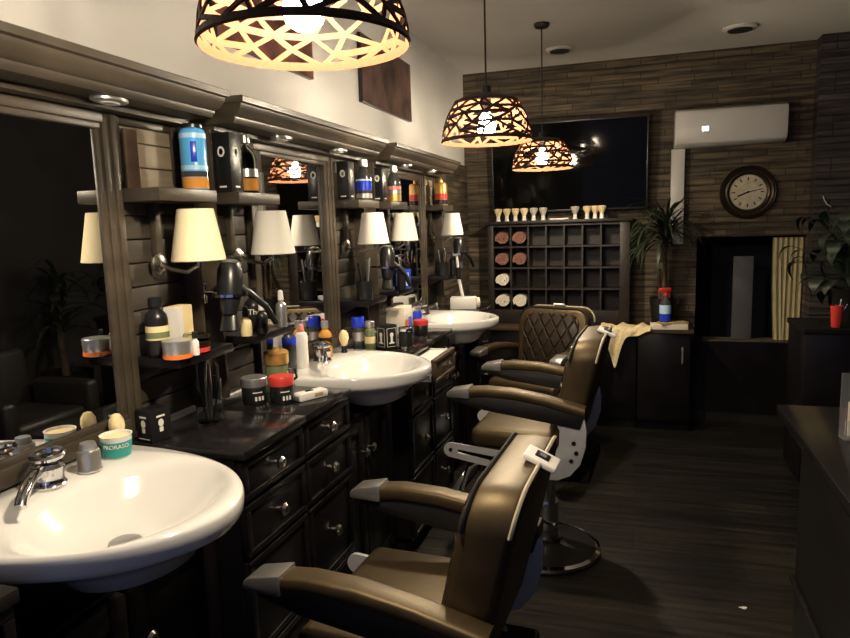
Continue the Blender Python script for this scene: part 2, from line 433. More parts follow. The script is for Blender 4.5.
for (c, s, lb), tl in zip(cab_names, top_names):
    drawer_cabinet(c + s * .487, lb, open_top=(c == UC[1] and s == 1))
    worktop(c + s * .487, tl)
for c, lb in zip(UC, ('nearest', 'middle', 'farthest')):
    t = thing('basin_cabinet', 'black low cupboard under the %s white basin' % lb, 'cupboard', (WX, c, 0), 0, 'black cupboards under the basins')
    b = MB(); b.box(.004, .25, -.318, .318, .07, .755, .003).box(.004, .21, -.31, .31, 0, .07)
    b.build('carcass', 'wood_black', t)
    for s in (-1, 1):
        y0, y1 = sorted((s * .003, s * .312))
        d = MB(); d.box(.2505, .268, y0, y1, .08, .745, .003)
        d.box(.267, .275, y0, y0 + .05, .08, .745, .003).box(.267, .275, y1 - .05, y1, .08, .745, .003).box(.267, .275, y0 + .05, y1 - .05, .69, .745, .003).box(.267, .275, y0 + .05, y1 - .05, .08, .14, .003)
        do = d.build('door', 'wood_black', t)
        MB().lathe([(.006, 0), (.006, .012), (.016, .016), (.018, .024), (.012, .031), (0, .033)], X=Matrix.Translation((.2755, s * .035, .62)) @ Matrix.Rotation(PI / 2, 4, 'Y'), seg=16).build('knob', 'knob', do)

def basin(cy, label):
    t = thing('wash_basin', label, 'basin', (WX + .004, cy, .965), 0, 'white wash basins')
    N = 72; cx = .30
    def hw(x): return .297 * (max(0, 1 - (max(x, 0) / .55) ** 2.6)) ** .526
    def outline(a):
        c, s = math.cos(a), math.sin(a)
        lo, hi = 0, 1
        for _ in range(40):
            m_ = (lo + hi) / 2; x, y = cx + c * m_, s * m_
            if x > .0 and x < .55 and abs(y) < hw(x): lo = m_
            else: hi = m_
        return cx + c * lo, s * lo
    ang = [2 * PI * k / N for k in range(N)]
    O = [outline(a) for a in ang]
    def sc(f, z): return [(cx + (x - cx) * f, y * f, z) for x, y in O]
    def el(c0, ax, ay, z): return [(c0 + ax * math.cos(a), ay * math.sin(a), z) for a in ang]
    mixr = lambda A, B, f, z: [(p[0] * (1 - f) + q[0] * f, p[1] * (1 - f) + q[1] * f, z) for p, q in zip(A, B)]
    E0 = el(.315, .178, .232, 0); O0 = sc(.985, 0)
    R = [el(.32, .03, .04, -.145), el(.32, .085, .10, -.142), el(.32, .12, .14, -.122), el(.32, .140, .165, -.090), mixr(el(.32, .155, .185, 0), sc(.97, 0), .40, -.062),
         sc(.972, -.046), sc(.992, -.036), sc(1, -.022), sc(.998, -.008), sc(.985, 0), mixr(E0, O0, .55, .001), mixr(E0, O0, .12, -.001),
         el(.315, .172, .226, -.008), el(.315, .160, .212, -.022), el(.315, .142, .190, -.050), el(.312, .112, .150, -.078), el(.305, .07, .09, -.094), el(.30, .03, .03, -.099)]
    MB().rings(R).build('bowl', 'ceramic', t, angle=80)
    MB().lathe([(.034, -.0985), (.032, -.091), (.020, -.089), (0, -.0885)], (.30, 0, 0), 20).build('drain', 'steel', t)
    MB().box(.462, .470, -.020, .020, -.034, -.026, .002).build('overflow_slot', 'steel', t)
    return t
basin(UC[0] - .02, 'large white wash basin in the lower left foreground')
basin(UC[1], 'white wash basin in the middle, between jars and the open drawer')
basin(UC[2], 'white wash basin farthest back, beside the stone wall')

def faucet(loc, label, rz):
    t = thing('faucet', label, 'faucet', loc, rz, 'chrome mixer taps on the basins')
    MB().lathe([(.036, 0), (.037, .005), (.033, .010), (.031, .022), (.034, .034), (.036, .042), (.032, .050), (.020, .055), (0, .056)], seg=28).build('body', 'chrome', t)
    MB().tube([(.022, 0, .034), (.05, 0, .048), (.09, 0, .053), (.13, 0, .049), (.165, 0, .036), (.178, 0, .024)], [.012, .0125, .012, .0115, .011, .011], 16).build('spout', 'chrome', t)
    b = MB(); R = []
    for r, z in ((.027, .060), (.036, .060), (.037, .066), (.034, .071), (.027, .069)): R.append([(-.012 + r * math.cos(2 * PI * k / 28), r * math.sin(2 * PI * k / 28), z - .10 * r * math.cos(2 * PI * k / 28)) for k in range(28)])
    R.append(R[0]); b.rings(R, False, False).cyl(.012, .054, .064, (-.012, 0, 0), 12).box(-.040, .016, -.006, .006, .060, .066)
    b.build('lever', 'chrome', t)
    return t
faucet((-1.205, 1.07, .9662), 'chrome mixer tap on the deck of the nearest basin', math.radians(-58))
faucet((-1.20, 2.39, .9662), 'chrome mixer tap on the deck of the middle basin', math.radians(-60))
faucet((-1.20, 3.70, .9662), 'chrome mixer tap on the deck of the farthest basin', math.radians(-60))
t = thing('hand_shower', 'short chrome hand shower holder standing behind the nearest tap', 'hand shower', (-1.185, 1.165, .9662))
MB().lathe([(.026, 0), (.027, .004), (.025, .008), (.025, .045), (.022, .05)], seg=24).build('socket', 'satin', t)
MB().lathe([(.018, .05), (.019, .056), (.016, .066), (0, .068)], seg=20).build('shower_head', 'steel', t)

# ------------------------------------------------------------------ wall lamps
def wall_lamp(loc, label, shade='shade_white'):
    t = thing('wall_lamp', label, 'lamp', loc, 0, 'shaded wall lamps on the station bays')
    b = MB(); R = []
    for r, z in ((.069, -.068), (.0715, -.066), (.0475, .070), (.045, .070), (.0455, .067), (.0665, -.064)):
        R.append([(r * math.cos(2 * PI * k / 40), r * math.sin(2 * PI * k / 40), z) for k in range(40)])
    R.append(R[0])
    b.rings(R, False, False).build('lamp_shade', shade, t, angle=60)
    b = MB(); b.cyl(.006, -.085, .05, seg=10).lathe([(.004, .05), (.016, .055), (.016, .062), (0, .066)], seg=12)
    b.lathe([(.012, -.05), (.014, -.03), (.014, .01), (.010, .015)], seg=14)
    b.build('lamp_holder', 'knob', t)
    b = MB(); b.tube([(0, 0, -.080), (-.04, 0, -.098), (-.09, 0, -.09), (-.122, 0, -.075)], .006, 8)
    b.build('arm', 'knob', t)
    MB().lathe([(.030, 0), (.030, .006), (.018, .014), (0, .015)], X=Matrix.Translation((-.1325, 0, -.075)) @ Matrix.Rotation(PI / 2, 4, 'Y')).build('wall_plate', 'knob', t)
    return t
LX = -1.13
wall_lamp((LX, 1.548, 1.487), 'cream shaded wall lamp on the nearest station, below the sky-blue bottle', 'shade_cream')
wall_lamp((LX, 1.939, 1.485), 'large white shaded wall lamp left of the middle mirror')
wall_lamp((LX, 2.814, 1.485), 'white shaded wall lamp right of the middle mirror')
wall_lamp((LX, 3.234, 1.485), 'white shaded wall lamp left of the farthest mirror')
wall_lamp((LX, 4.16, 1.49), 'small white shaded wall lamp last in line, by the stone corner')

# ------------------------------------------------------------------ pendant lamps
def pendant(loc, label, seed):
    rg = random.Random(seed)
    t = thing('pendant_lamp', label, 'pendant lamp', loc, rg.random() * 6, 'lattice pendant lamps')
    Hh = .150
    def surf(u, v, off=0):
        r = .178 - .010 * v - .044 * max(v, 0) ** 2.2 + off
        return Vector((r * math.cos(u), r * math.sin(u), Hh * v))
    b = MB()
    def strip(p, q, w=.0115, th=.0035, n=3):
        O, I = [], []
        (u0, v0), (u1, v1) = p, q
        A, B_ = surf(u0, v0), surf(u1, v1)
        for i in range(n + 1):
            f = i / n
            u, v = u0 + (u1 - u0) * f, v0 + (v1 - v0) * f
            c = surf(u, v); nrm = Vector((math.cos(u), math.sin(u), .25)).normalized()
            d = (surf(u + (u1 - u0) * .02, v + (v1 - v0) * .02) - surf(u - (u1 - u0) * .02, v - (v1 - v0) * .02)).normalized()
            s = d.cross(nrm).normalized() * w / 2
            O.append((c - s * .80 + nrm * th / 2, c + s * .80 + nrm * th / 2)); I.append((c - s * 1.15 - nrm * th / 2, c + s * 1.15 - nrm * th / 2))
        bm = b.bm
        for i in range(n):
            vs = [bm.verts.new(x) for x in (O[i][0], O[i][1], O[i + 1][1], O[i + 1][0])]
            f = bm.faces.new(vs); f.material_index = 0
            ws = [bm.verts.new(x) for x in (I[i][0], I[i][1], I[i + 1][1], I[i + 1][0])]
            f = bm.faces.new(ws[::-1]); f.material_index = 1
            for a, c in ((0, 3), (1, 2)):
                f = bm.faces.new((vs[a], vs[c], ws[c], ws[a])); f.material_index = 1
    rows = 6; n = 13
    node = [[((k + (.5 if r % 2 else 0) + rg.uniform(-.30, .30)) * 2 * PI / n, min(.985, max(.04, r / (rows - 1) + (rg.uniform(-.045, .045) if 0 < r < rows - 1 else 0)))) for k in range(n)] for r in range(rows)]
    def nd(r, k):
        u, v = node[r][k % n]
        return (u + 2 * PI * (k // n), v)
    for r in range(rows - 1):
        for k in range(n):
            o = 1 if r % 2 else 0
            if rg.random() < .95: strip(nd(r, k), nd(r + 1, k + (0 if not o else 1)), rg.uniform(.0072, .0098))
            if rg.random() < (.80 if r < 1 else 1): strip(nd(r, k), nd(r + 1, k - (1 if not o else 0)), rg.uniform(.0072, .0098))
            if 0 < r and rg.random() < (.4 if r < 2 else .75): strip(nd(r, k), nd(r, k + 1), rg.uniform(.009, .013))
    def hoop(v, w):
        for k in range(48):
            strip((2 * PI * k / 48, v), (2 * PI * (k + 1) / 48, v), w, .005, 1)
    hoop(.03, .013); hoop(.985, .012)
    b.build('shade', ['pend_out', 'pend_in'], t, angle=30)
    # closed top dome
    b = MB()
    b.rings([[(r * math.cos(2 * PI * k / 40), r * math.sin(2 * PI * k / 40), z) for k in range(40)] for r, z in ((.126, Hh), (.10, Hh + .016), (.06, Hh + .026), (.02, Hh + .030))], False, True)
    b.rings([[(r * math.cos(2 * PI * k / 40), r * math.sin(2 * PI * k / 40), z) for k in range(40)] for r, z in ((.124, Hh - .003), (.10, Hh + .012), (.06, Hh + .022), (.02, Hh + .026))], False, True, 1)
    b.build('top_plate', ['pend_out', 'pend_in'], t)
    MB().lathe([(.018, Hh + .06), (.020, Hh + .03), (.020, Hh - .02), (.017, Hh - .03)], seg=16).build('socket', 'black', t)
    MB().lathe([(.013, Hh - .030), (.016, Hh - .045), (.030, Hh - .072), (.036, Hh - .092), (.031, Hh - .113), (.015, Hh - .125), (0, Hh - .127)], seg=20).build('bulb', 'bulb', t)
    top = CH - loc[2]
    MB().cyl(.004, Hh + .06, top - .02, seg=8).build('cord', 'black', t)
    MB().lathe([(.045, top - .001), (.045, top - .012), (.036, top - .024), (.006, top - .028)], seg=24).build('ceiling_rose', 'pend_out', t)
    return t
pendant((-.548, 1.09, 1.808), 'lattice pendant lamp nearest the camera, cut by the top frame edge', 3)
pendant((-.577, 2.68, 1.815), 'lattice pendant lamp second from the camera, before the white wall corner', 5)
pendant((-.548, 4.09, 1.802), 'smallest lattice pendant lamp, hanging in front of the black television', 8)

# ------------------------------------------------------------------ pictures on the left wall
def picture(y0, y1, z0, z1, m, label):
    t = thing('wall_picture', label, 'picture', (WX, (y0 + y1) / 2, z0), 0, 'dark unframed pictures on the white wall')
    MB().box(.001, .022, -(y1 - y0) / 2, (y1 - y0) / 2, 0, z1 - z0, .002).build('canvas', 'black', t)
    MB().box(.0222, .0235, -(y1 - y0) / 2 + .003, (y1 - y0) / 2 - .003, .003, z1 - z0 - .003).build('print', m, t)
picture(1.93, 2.60, 2.098, 2.42, 'art_a', 'dark reddish picture on the white wall behind the nearest pendant lamp')
picture(3.12, 3.86, 2.092, 2.415, 'art_b', 'dark brown picture on the white wall above the middle cornice end')

# ------------------------------------------------------------------ barber chairs
def chair(loc, rz, label, dz, adz=0.0):
    t = thing('barber_chair', label, 'barber chair', loc, rz, 'brown leather barber chairs')
    MB().lathe([(.235, 0), (.24, .008), (.236, .02), (.20, .036), (.10, .052), (.07, .06), (.07, .075), (0, .075)], seg=48).build('base', 'leather_dark', t)
    b = MB(); R = []
    for r, z in ((.236, .012), (.243, .012), (.243, .026), (.228, .034), (.222, .030)):
        R.append([(r * math.cos(2 * PI * k / 48), r * math.sin(2 * PI * k / 48), z) for k in range(48)])
    R.append(R[0]); b.rings(R, False, False).build('base_rim', 'chrome', t)
    b = MB(); b.cyl(.058, .075, .24, seg=24).cyl(.042, .24, .345 + dz, seg=24)
    b.build('column', 'chrome', t)
    b = MB(); b.tube([(-.03, -.06, .20), (.02, -.16, .21), (.08, -.25, .24)], .008, 8).sphere((.08, -.25, .24), .014, 10)
    b.build('pump_lever', 'chrome', t)
    # seat frame and cushion
    b = MB(); b.box(-.24, .22, -.20, .20, .345 + dz, .40 + dz, .012)
    b.build('seat_frame', 'rubber', t)
    b = MB(); b.box(-.27, .09, -.235, .235, .402 + dz, .472 + dz, .025, seg=3)
    b.box(-.285, .08, -.235, .235, .474 + dz, .560 + dz, .035, seg=4)
    b.build('seat', 'leather', t)
    # backrest: thick rounded slab, leaning back
    LEAN = .24; HB = .452; WB = .240; TB = .062; zb = .50 + dz
    def outl(ins, rad=.085):
        pts = [(-WB + ins + .02, ins)]
        for k in range(9):
            a = PI - k * PI / 16
            pts.append((-WB + rad + (rad - ins) * math.cos(a), HB - rad + (rad - ins) * math.sin(a)))
        for k in range(9):
            a = PI / 2 - k * PI / 16
            pts.append((WB - rad + (rad - ins) * math.cos(a), HB - rad + (rad - ins) * math.sin(a)))
        pts.append((WB - ins - .02, ins))
        return pts
    def slab(x, ins): return [(.105 + x + LEAN * z, y, zb + z) for y, z in outl(ins)]
    b = MB()
    b.rings([slab(-TB, .022), slab(-TB + .004, .012), slab(-TB + .014, .002), slab(-TB + .022, 0), slab(0, -.004), slab(TB - .022, 0), slab(TB - .012, .003), slab(TB - .003, .014), slab(TB, .028)])
    b.build('backrest', 'leather', t, angle=50)
    b = MB()
    b.rings([[(.105 - TB + dx + LEAN * z * 1.0, y, zb + z) for y, z in [(yy * .80, .06 + (zz - .0) * .80) for yy, zz in outl(i)]] for dx, i in ((.004, 0), (-.006, .001), (-.010, .008))])
    b.build('quilted_pad', 'quilt', t, angle=60)
    for sx, nm in ((-TB + .010, 'leather_dark'), (TB - .010, 'piping')):
        pts = [(p[0] , p[1], p[2]) for p in slab(sx, -.001)]
        MB().tube(pts[1:-1], .005, 6).build('piping', nm, t)
    # headrest socket plate on the upper rear edge
    Xp = Matrix.Translation((.105 + TB + LEAN * HB - .012, 0, zb + HB + .000)) @ Matrix.Rotation(math.radians(24), 4, 'Y')
    hp = MB().box(-.040, .040, -.036, .036, -.004, .010, .004, X=Xp).build('headrest_socket', 'white', t)
    b = MB(); b.box(-.017, .017, -.017, .017, .0098, .0125, .001, X=Xp, mi=0).box(-.008, .008, -.008, .008, .0122, .0135, 0, X=Xp, mi=1)
    b.build('slot', ['black', 'steel'], hp)
    # arms
    for s in (-1, 1):
        path = [(-.30, .742), (-.20, .752), (-.08, .748), (.05, .728), (.15, .705), (.21, .69)]
        b = MB(); R = []
        for i, (x, z) in enumerate(path):
            yy = s * .268; w = .034; h = .021
            R.append([(x, yy + w * math.copysign(abs(math.cos(a)) ** .5, math.cos(a)), z - .021 + dz + adz + h * math.copysign(abs(math.sin(a)) ** .5, math.sin(a))) for a in [2 * PI * k / 16 for k in range(16)]])
        b.rings(R).build('arm_pad', 'leather', t, angle=60)
        b = MB()
        b.prism([(-.362, .703 + dz + adz), (-.362, .722 + dz + adz), (-.345, .734 + dz + adz), (-.262, .752 + dz + adz), (-.262, .700 + dz + adz)], 'y', s * .268 - .037, s * .268 + .037, bev=.006)
        b.build('arm_cap', 'satin', t)
        b = MB()
        b.prism([(-.335, .700 + dz + adz), (-.335, .685 + dz + adz), (-.22, .655 + dz + adz), (.05, .620 + dz + adz), (.19, .60 + dz + adz), (.21, .665 + dz + adz), (.05, .688 + dz + adz), (-.08, .708 + dz + adz), (-.20, .711 + dz + adz), (-.30, .702 + dz + adz)], 'y', s * .268 - .024, s * .268 + .024, bev=.006)
        b.build('arm_apron', 'leather_dark', t)
        # grey crescent plate
        pl = []
        for k in range(13):
            a = math.radians(78 - k * 13.5)
            pl.append((.035 + .175 * math.cos(a) ** 1 if True else 0, .545 + dz + .155 * math.sin(a)))
        inner = []
        for k in range(11):
            a = math.radians(-70 + k * 15)
            inner.append((-.005 + .095 * math.cos(a), .560 + dz + .115 * math.sin(a)))
        outer = [(.06, .672 + dz), (.205, .655 + dz), (.215, .60 + dz), (.212, .53 + dz), (.19, .455 + dz), (.15, .405 + dz), (.10, .382 + dz), (.05, .380 + dz), (.005, .392 + dz), (-.005, .41 + dz)]
        inn = [(.03, .43 + dz), (.075, .47 + dz), (.105, .53 + dz), (.108, .59 + dz), (.085, .64 + dz)]
        b = MB(); b.prism(outer + inn, 'y', s * .272 - .009, s * .272 + .009, bev=.003)
        cp = b.build('side_plate', 'grey_metal', t)
        for hx, hz in ((.165, .545), (.175, .505), (.155, .47)):
            MB().cyl(.009, 0, .005, seg=12, X=Matrix.Translation((hx, s * .281, hz + dz)) @ Matrix.Rotation(-s * PI / 2, 4, 'X')).build('bolt', 'black', cp)
        # slotted link bar in front
        b = MB()
        p1 = [(-.36 + .032 * math.cos(a), .465 + dz + .032 * math.sin(a)) for a in [PI / 2 + PI * k / 8 for k in range(9)]]
        b.prism(p1 + [(-.12, .395 + dz), (-.05, .385 + dz), (-.05, .405 + dz), (-.12, .420 + dz), (-.33, .455 + dz), (-.33, .470 + dz), (-.12, .448 + dz), (-.10, .452 + dz), (-.10, .475 + dz)], 'y', s * .262 - .006, s * .262 + .006)
        lk = b.build('link_bar', 'grey_metal', t)
        MB().cyl(.008, 0, .005, seg=10, X=Matrix.Translation((-.36, s * .268, .467 + dz)) @ Matrix.Rotation(-s * PI / 2, 4, 'X')).build('bolt', 'black', lk)
    # footrest
    b = MB()
    for s in (-1, 1): b.tube([(-.24, s * .16, .40 + dz), (-.31, s * .16, .36 + dz), (-.355, s * .16, .24 + dz)], .012, 8)
    b.tube([(-.355, -.19, .24 + dz), (-.355, .19, .24 + dz)], .012, 8)
    b.build('footrest_frame', 'chrome', t)
    MB().box(-.06, .06, -.17, .17, -.012, .012, .006, X=Matrix.Translation((-.365, 0, .262 + dz)) @ Matrix.Rotation(math.radians(-60), 4, 'Y')).build('footrest_plate', 'steel', t)
    return t
chair((-.47, 1.51, 0), math.radians(-3), 'brown leather barber chair nearest the camera, before the nearest basin', 0, -.014)
chair((-.385, 2.93, 0), math.radians(-3), 'brown leather barber chair in the middle, with grey side plates in full view', .066, .004)
chair((-.565, 4.15, 0), math.radians(70), 'barber chair farthest back, its quilted backrest turned toward the camera', -.012)

# ------------------------------------------------------------------ back wall furniture
def handle_bar(b, x, y, z0, z1): b.tube([(x, y, z0), (x, y - .025, z0 + .008), (x, y - .025, z1 - .008), (x, y, z1)], .006, 8)
t = thing('base_cabinet', 'dark base cabinet below the towel cubby on the back wall', 'cabinet', (-.55, 4.86, 0))
b = MB(); b.box(-.555, .55, .018, .335, .07, .70).box(-.55, .55, .05, .335, 0, .07); b.build('carcass', 'wood_black', t)
for k in range(2):
    x0 = -.55 + k * .55
    d = MB().box(x0 + .003, x0 + .547, 0, .0175, .075, .695, .003).build('door', 'wood_black', t)
    h = MB(); handle_bar(h, x0 + (.50 if k == 0 else .05), 0, .50, .62); h.build('handle', 'steel', d)
t = thing('narrow_cabinet', 'narrow dark cabinet under the spray bottle, with upright steel handle', 'cabinet', (.18, 4.86, 0))
b = MB(); b.box(-.175, .175, .018, .335, .07, .70).box(-.175, .175, .05, .335, 0, .07); b.build('carcass', 'wood_black', t)
d = MB().box(-.172, .172, 0, .0175, .075, .695, .003).build('door', 'wood_black', t)
h = MB(); handle_bar(h, .12, 0, .49, .60); h.build('handle', 'silver', d)
tag(MB().box(-1.10, .37, 4.83, 5.195, .701, .728, .004).build('worktop', 'brown_board'), 'brown worktop along the back wall below the towel cubby', 'worktop')

# cubby
t = thing('towel_cubby', 'dark wooden towel cubby of small square compartments below the television', 'shelf unit', (-.57, 5.0, .729))
b = MB()
W, Dp, Hc = .515, .195, .745
b.box(-W, -W + .045, 0, Dp, 0, Hc, .003).box(W - .07, W, 0, Dp, 0, Hc, .003)
Z0 = Hc - 4 * .157 - .012
b.box(-W + .045, W - .07, 0, Dp, 0, Z0, .003).box(-W + .045, W - .07, Dp - .012, Dp, .09, Hc)
b.build('carcass', 'cubby', t)
MB().box(-W - .02, W + .02, -.025, Dp, Hc + .0005, Hc + .024, .005).build('top_board', 'cubby', t)
IX0, IX1 = -W + .045, W - .07
CW = (IX1 - IX0) / 7; RH = .157; Z0 = Hc - 4 * RH - .012
g = MB()
for k in range(1, 7): g.box(IX0 + k * CW - .006, IX0 + k * CW + .006, .004, Dp - .012, Z0, Hc)
for k in range(1, 5): g.box(IX0, IX1, .002, Dp - .012, Z0 + k * RH - .006, Z0 + k * RH + .006)
g.build('divider_grid', 'cubby', t)
def rolled_towel(x, z, m, label, s=1.0):
    b = MB(); rg = random.Random(int((x + 3) * 1000 + z * 77))
    # spiral roll seen end-on, axis along y
    pts = []
    n = 46
    for k in range(n):
        a = k * .36; r = (.010 + .036 * k / n) * s
        pts.append((r * math.cos(a) * (1 + .06 * rg.uniform(-1, 1)), r * math.sin(a) * .92))
    th = .0062 * s
    out = []
    R0, R1 = [], []
    for y, gap in ((-.006, 0), (.13, 0)):
        left, right = [], []
        for i, (px_, pz_) in enumerate(pts):
            a = i * .36
            left.append((px_ + th * math.cos(a), y + rg.uniform(-.003, .003), pz_ + th * math.sin(a)))
            right.append((px_ - th * math.cos(a), y + rg.uniform(-.003, .003), pz_ - th * math.sin(a)))
        out.append(left + right[::-1])
    b.rings(out, True, True)
    b.cyl(.012 * s, 0, .125, X=Matrix.Translation((0, 0, 0)) @ Matrix.Rotation(-PI / 2, 4, 'X'), seg=12)
    o = b.build('rolled_towel', m, None, (x, 5.012, z), angle=60)
    return tag(o, label, 'towel', 'rolled towels in the cubby')
def cell(c, r): return (-.57 + IX0 + (c + .5) * CW, .729 + Z0 + (3 - r) * RH + .006 + .060)
for c, r, m, lb in ((0, 0, 'towel_brown', 'brown rolled towel in the top row of the cubby, first compartment'), (1, 0, 'towel_brown', 'brown rolled towel in the top row of the cubby, second compartment'),
                    (0, 1, 'towel_brown', 'brown rolled towel in the second cubby row, first compartment'), (1, 1, 'towel_brown', 'brown rolled towel in the second cubby row, second compartment'),
                    (0, 2, 'towel_white', 'white rolled towel alone in the third cubby row'), (0, 3, 'towel_white', 'white rolled towel in the lower cubby row, left one of the pair'),
                    (1, 3, 'towel_white', 'white rolled towel in the lower cubby row, right one of the pair')):
    x, z = cell(c, r); rolled_towel(x, z, m, lb, 1.08)

# shaving brushes on the cubby
def brush(loc, label, bm_='bristle', s=1.0, grp='shaving brushes on the towel cubby', hm='white', egg=False):
    t = thing('shaving_brush', label, 'shaving brush', loc, 0, grp)
    MB().lathe([(.014 * s, 0), (.015 * s, .004 * s), (.011 * s, .012 * s), (.012 * s, .022 * s), (.010 * s, .03 * s)], seg=16).build('handle', hm, t)
    if egg: pr = [(.010 * s, .03 * s), (.017 * s, .045 * s), (.021 * s, .062 * s), (.019 * s, .08 * s), (.011 * s, .094 * s), (0, .098 * s)]
    else: pr = [(.010 * s, .03 * s), (.014 * s, .038 * s), (.022 * s, .055 * s), (.026 * s, .068 * s), (.022 * s, .075 * s), (0, .077 * s)]
    MB().lathe(pr, seg=18).build('bristles', bm_, t)
    return t
zt = .729 + .745 + .024
xs = [-1.005, -.94, -.875, -.81, -.74, -.67, -.44, -.355, -.30, -.25]
bl = ['first', 'second', 'third', 'fourth', 'fifth', 'sixth']
for k, x in enumerate(xs):
    if k < 6: lb = '%s brush from the left in the left row of shaving brushes on the cubby' % bl[k]
    else: lb = ['grey shaving brush alone just right of the gap on the cubby', 'pale shaving brush between the grey one and the orange-tipped ones', 'shaving brush second from the right on the cubby top', 'shaving brush at the right end of the cubby top'][k - 6]
    brush((x, {8: 5.055, 9: 4.995}.get(k, 5.03), zt), lb, 'bristle' if k in (0, 1, 2, 3, 7) else ('bristle_grey' if k in (4, 5, 6) else 'cream'), 1.22)
tag(MB().box(-.07, .07, -.03, .03, 0, .012, .004).build('tray', 'white', None, (-.555, 5.05, zt)), 'low white tray lying in the gap between the brush rows', 'tray')

# television
t = thing('television', 'large black wall television above the towel cubby', 'television', (-.50, 5.155, 1.545))
t.rotation_euler = (math.radians(4.1), 0, 0); t.location = (-.50, 5.10, 1.560)
b = MB(); b.box(-.56, .56, .0, .035, 0, .645, .006); b.build('housing', 'black', t)
MB().box(-.2, .2, .035, .09, .10, .30, .004).build('bracket', 'black', t)
MB().box(-.548, .548, -.002, .001, .014, .633).build('screen', 'tv', t)
b = MB(); b.box(-.56, .56, -.003, .002, .634, .646, .002).box(-.56, .56, -.003, .002, 0, .012, .002).box(-.56, -.549, -.003, .002, 0, .646, .002).box(.549, .56, -.003, .002, 0, .646, .002); b.build('bezel', 'trim_blk', t)

# air conditioner
t = thing('air_conditioner', 'white wall air conditioner above the clock', 'air conditioner', (.575, 5.2, 1.965))
pf = [(-.001, .25), (-.14, .25), (-.185, .235), (-.195, .21), (-.195, .06), (-.18, .02), (-.13, .0), (-.001, .0)]
b = MB(); b.prism([(u, v) for u, v in pf], 'x', -.345, .345, bev=.006); b.build('housing', 'ac', t)
MB().box(-.33, .33, -.186, -.13, .006, .018, .003, X=rot('X', -18, (0, 0, -.045))).build('louvre', 'ac', t)
MB().box(-.175, -.135, -.197, -.1945, .095, .125, .001).build('display', 'led', t)
tag(MB().box(.215, .305, 5.145, 5.199, 1.30, 1.964, .006).build('mounted_pipe_cover', 'ac'), 'white vertical pipe cover running down from the air conditioner', 'pipe cover')

# clock
t = thing('wall_clock', 'round bronze wall clock with aged cream face below the air conditioner', 'clock', (.72, 5.199, 1.648))
XR = Matrix.Rotation(PI / 2, 4, 'X')
b = MB(); R = []
for r, z in ((.182, 0), (.182, .018), (.174, .030), (.166, .024), (.158, .036), (.146, .030), (.134, .034), (.122, .026), (.118, .012), (.118, 0)):
    R.append([(r * math.cos(2 * PI * k / 56), r * math.sin(2 * PI * k / 56), z) for k in range(56)])
R.append(R[0]); b.rings(R, False, False, X=XR); b.build('rim', 'clock_ring', t, angle=25)
MB().cyl(.119, .001, .012, seg=48, X=XR).build('face', 'clock_face', t)
b = MB()
for k in range(12):
    a = 2 * PI * k / 12
    b.box(-.004, .004, .080, .102, .012, .0135, X=XR @ Matrix.Rotation(a, 4, 'Z'))
b.build('hour_marks', 'clock_ring', t)
b = MB(); b.box(-.003, .003, -.02, .095, .015, .017, X=XR @ Matrix.Rotation(math.radians(-78), 4, 'Z')); b.build('minute_hand', 'black', t)
b = MB(); b.box(-.005, .005, -.01, .072, .018, .020, X=XR @ Matrix.Rotation(math.radians(112), 4, 'Z')); b.cyl(.008, .013, .021, seg=12, X=XR); b.build('hour_hand', 'black', t)

# dracaena in a pot on the back worktop
def strap_leaf(b, base, az, el, ln, w, droop, mi=0):
    pts = []; p = Vector(base); n = 9
    e = el
    for i in range(n + 1):
        pts.append(p.copy())
        d = Vector((math.cos(az) * math.cos(e), math.sin(az) * math.cos(e), math.sin(e)))
        p = p + d * ln / n; e -= droop / n
    side = Vector((-math.sin(az), math.cos(az), 0))
    R = []
    for i, q in enumerate(pts):
        f = i / n
        ww = w * (.55 + 1.4 * f * (1 - f)) * (1 - f ** 5) + .0006
        up = Vector((0, 0, 1))
        R.append([q - side * ww / 2, q - up * ww * .12, q + side * ww / 2, q + up * .0012 - up * ww * .10])
    b.rings(R, True, True, mi)
t = thing('potted_dracaena', 'spiky narrow-leaved plant in dark pot on the back worktop, behind the spray bottle', 'potted plant', (.175, 5.035, .729))
MB().lathe([(.065, 0), (.075, .02), (.092, .19), (.096, .20), (.086, .20), (.080, .17), (0, .17)], seg=28).build('pot', 'pot', t)
MB().lathe([(.079, .171), (.05, .178), (0, .18)], seg=20).build('soil', 'soil', t)
b = MB(); b.tube([(0, 0, .17), (.01, 0, .35), (0, -.01, .58), (.01, -.01, .70)], [.018, .016, .015, .017], 10).tube([(-.02, .01, .17), (-.03, .02, .30), (-.03, .03, .40)], [.012, .011, .012], 8)
b.build('stem', 'bark', t)
rg = random.Random(4)
for cnt, base in ((140, (.01, -.01, .67)), (28, (-.03, .01, .40))):
    for k in range(cnt if base[2] > .5 else 0):
        b = MB()
        az = rg.uniform(0, 2 * PI)
        ln = rg.uniform(.30, .46)
        if math.cos(az) < -.15 and math.sin(az) > -.45: az = PI + .5 + rg.uniform(0, .5)
        if math.sin(az) > .1: ln *= .30
        strap_leaf(b, (base[0], base[1], base[2] + rg.uniform(-.10, .05)), az, rg.uniform(.05, 1.35), ln, rg.uniform(.014, .021), rg.uniform(.9, 2.3))
        b.build('leaf', 'leaf', t)

